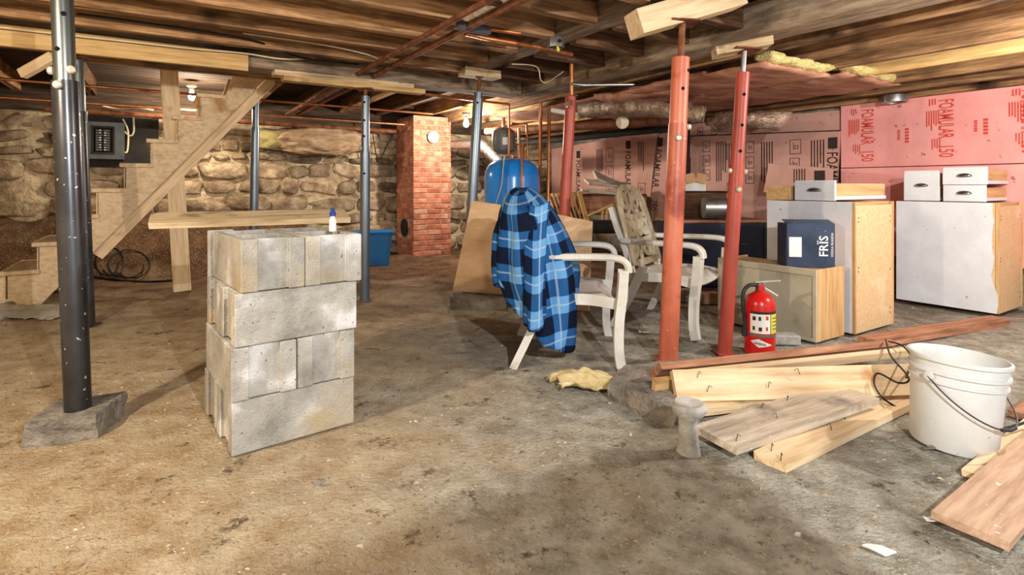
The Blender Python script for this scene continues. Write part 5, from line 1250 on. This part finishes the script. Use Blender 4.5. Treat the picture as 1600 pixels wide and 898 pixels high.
# blue tub by the stone wall
b = PH(588, 416); t = thing('storage_tub', 'blue plastic tub beside the middle steel post', 'tub', b)
def taper(name, w0, d0, w1, d1, z0, z1, mat, parent, org, yw):
    vs_ = [(s * w_ / 2, q * d_ / 2, z) for (w_, d_, z) in ((w0, d0, z0), (w1, d1, z1), (w1 - .02, d1 - .02, z1), (w0 - .02, d0 - .02, z0 + .02)) for (s, q) in ((-1, -1), (1, -1), (1, 1), (-1, 1))]
    fs = [(3, 2, 1, 0), (12, 13, 14, 15)] + [(l * 4 + i, l * 4 + (i + 1) % 4, l * 4 + 4 + (i + 1) % 4, l * 4 + 4 + i) for l in range(3) for i in range(4)]
    return link(name, mesh(vs_, fs), mat, parent, Matrix.Translation(org) @ Matrix.Rotation(yw, 4, 'Z'))
bb = b + V((-.08, .2, 0)); taper('tub_body', .36, .32, .44, .40, 0, .38, M['blue_tub'], t, bb, .2); taper('rim', .44, .40, .48, .44, .36, .40, M['blue_tub'], t, bb, .2)
# small blocks and scraps
tag(box('brick_block', PH(1075, 470) + V((0, 0, .05)), (.2, .1, .1), M['concrete'], None, .3, .008), 'small concrete block under the bare plastic chair, left one', 'block')
tag(box('brick_block', PH(1108, 474) + V((0, 0, .045)), (.16, .1, .09), M['brick_mortar'], None, .1, .008), 'small tan block under the bare plastic chair, right one', 'block')
tag(box('brick_block', PH(1232, 541) + V((0, .06, .03)), (.17, .09, .06), M['cmu'], None, -.1, .008), 'grey paving block between fire extinguisher and low oak cabinet', 'block')
def scrap(name, label, x, y, s, mat, cat='scrap', asp=.5, rz=0):
    c = PH(x, y); n = 7; vs_ = []; 
    for k in range(n):
        a = 2 * math.pi * k / n + rz; r_ = s * (.75 + .4 * noise.noise(V((k * 1.3, x, y)))); p = V((math.cos(a) * r_, math.sin(a) * r_ * asp, 0)); q = c + Matrix.Rotation(rz, 3, 'Z') @ p; q.z = fh(q.x, q.y) + .010 + .012 * abs(math.sin(a * 1.5 + x)); vs_.append(q)
    return tag(prism(name, vs_, V((0, 0, .004)), mat), label, cat)
scrap('paper_scrap', 'white crumpled scrap of paper beside the wide rose-brown board', 1458, 820, .035, M['paper'])
scrap('paper_scrap', 'pale flat paper scrap on the dirt at the bottom right', 1375, 866, .05, M['paper'], asp=.35, rz=-.4)
scrap('paper_scrap', 'tiny white scrap on the dirt below the planks', 1246, 843, .012, M['paper'])
scrap('paper_scrap', 'white scrap lying between the two plastic chairs', 1006, 521, .05, M['paper'])
scrap('stone_chip', 'dark stone chip on the dirt right of the block stack', 499, 759, .03, M['concrete'], 'stone')
scrap('stone_chip', 'grey stone chip beside the bucket foot', 1452, 705, .03, M['concrete'], 'stone')
o = batt('plastic_sheet', 'clouded plastic sheet crumpled on the dirt at the foot of the stairs', PH(-60, 494, .03), PH(95, 492, .03) - PH(-60, 494, .03), V((-.1, .35, 0)), .02, M['sheet'], 24, 12, .05, None, 2, 'plastic sheet')

# shelf added unseen behind the camera; its corner shades the floor in front
t = thing('shade_blocker', 'small wooden shelf added unseen behind the camera to shade the floor', 'blocker', (.70, -.45, 1.5))
cs = V((.845, .03, 1.3)); e1 = V((-.842, -.539, 0)); e2 = V((.33, -.944, 0))
prism('blocker_board', [cs, cs + e1 * .5, cs + e1 * .5 + e2 * .32, cs + e2 * .32], V((0, 0, .02)), M['pine_old'], t)
for q in (cs + e1 * .02 + e2 * .02, cs + e1 * .48 + e2 * .02, cs + e1 * .48 + e2 * .3, cs + e1 * .02 + e2 * .3): tube('blocker_rod', [q, q + V((0, 0, .8))], .004, M['nail'], t, 6)

c = PA(1398, 158, 5.38); t = thing('duct_collar', 'galvanised duct collar poking down over the bright pink foam board', 'duct', c)
lathe('collar', [(.075, .06), (.095, .05), (.10, .02), (.10, -.01), (.085, -.012), (.08, .02), (.07, .05)], M['galv'], t, c)
lathe('boot', [(.07, .05), (.06, .14), (.0, .14)], M['galv'], t, c)
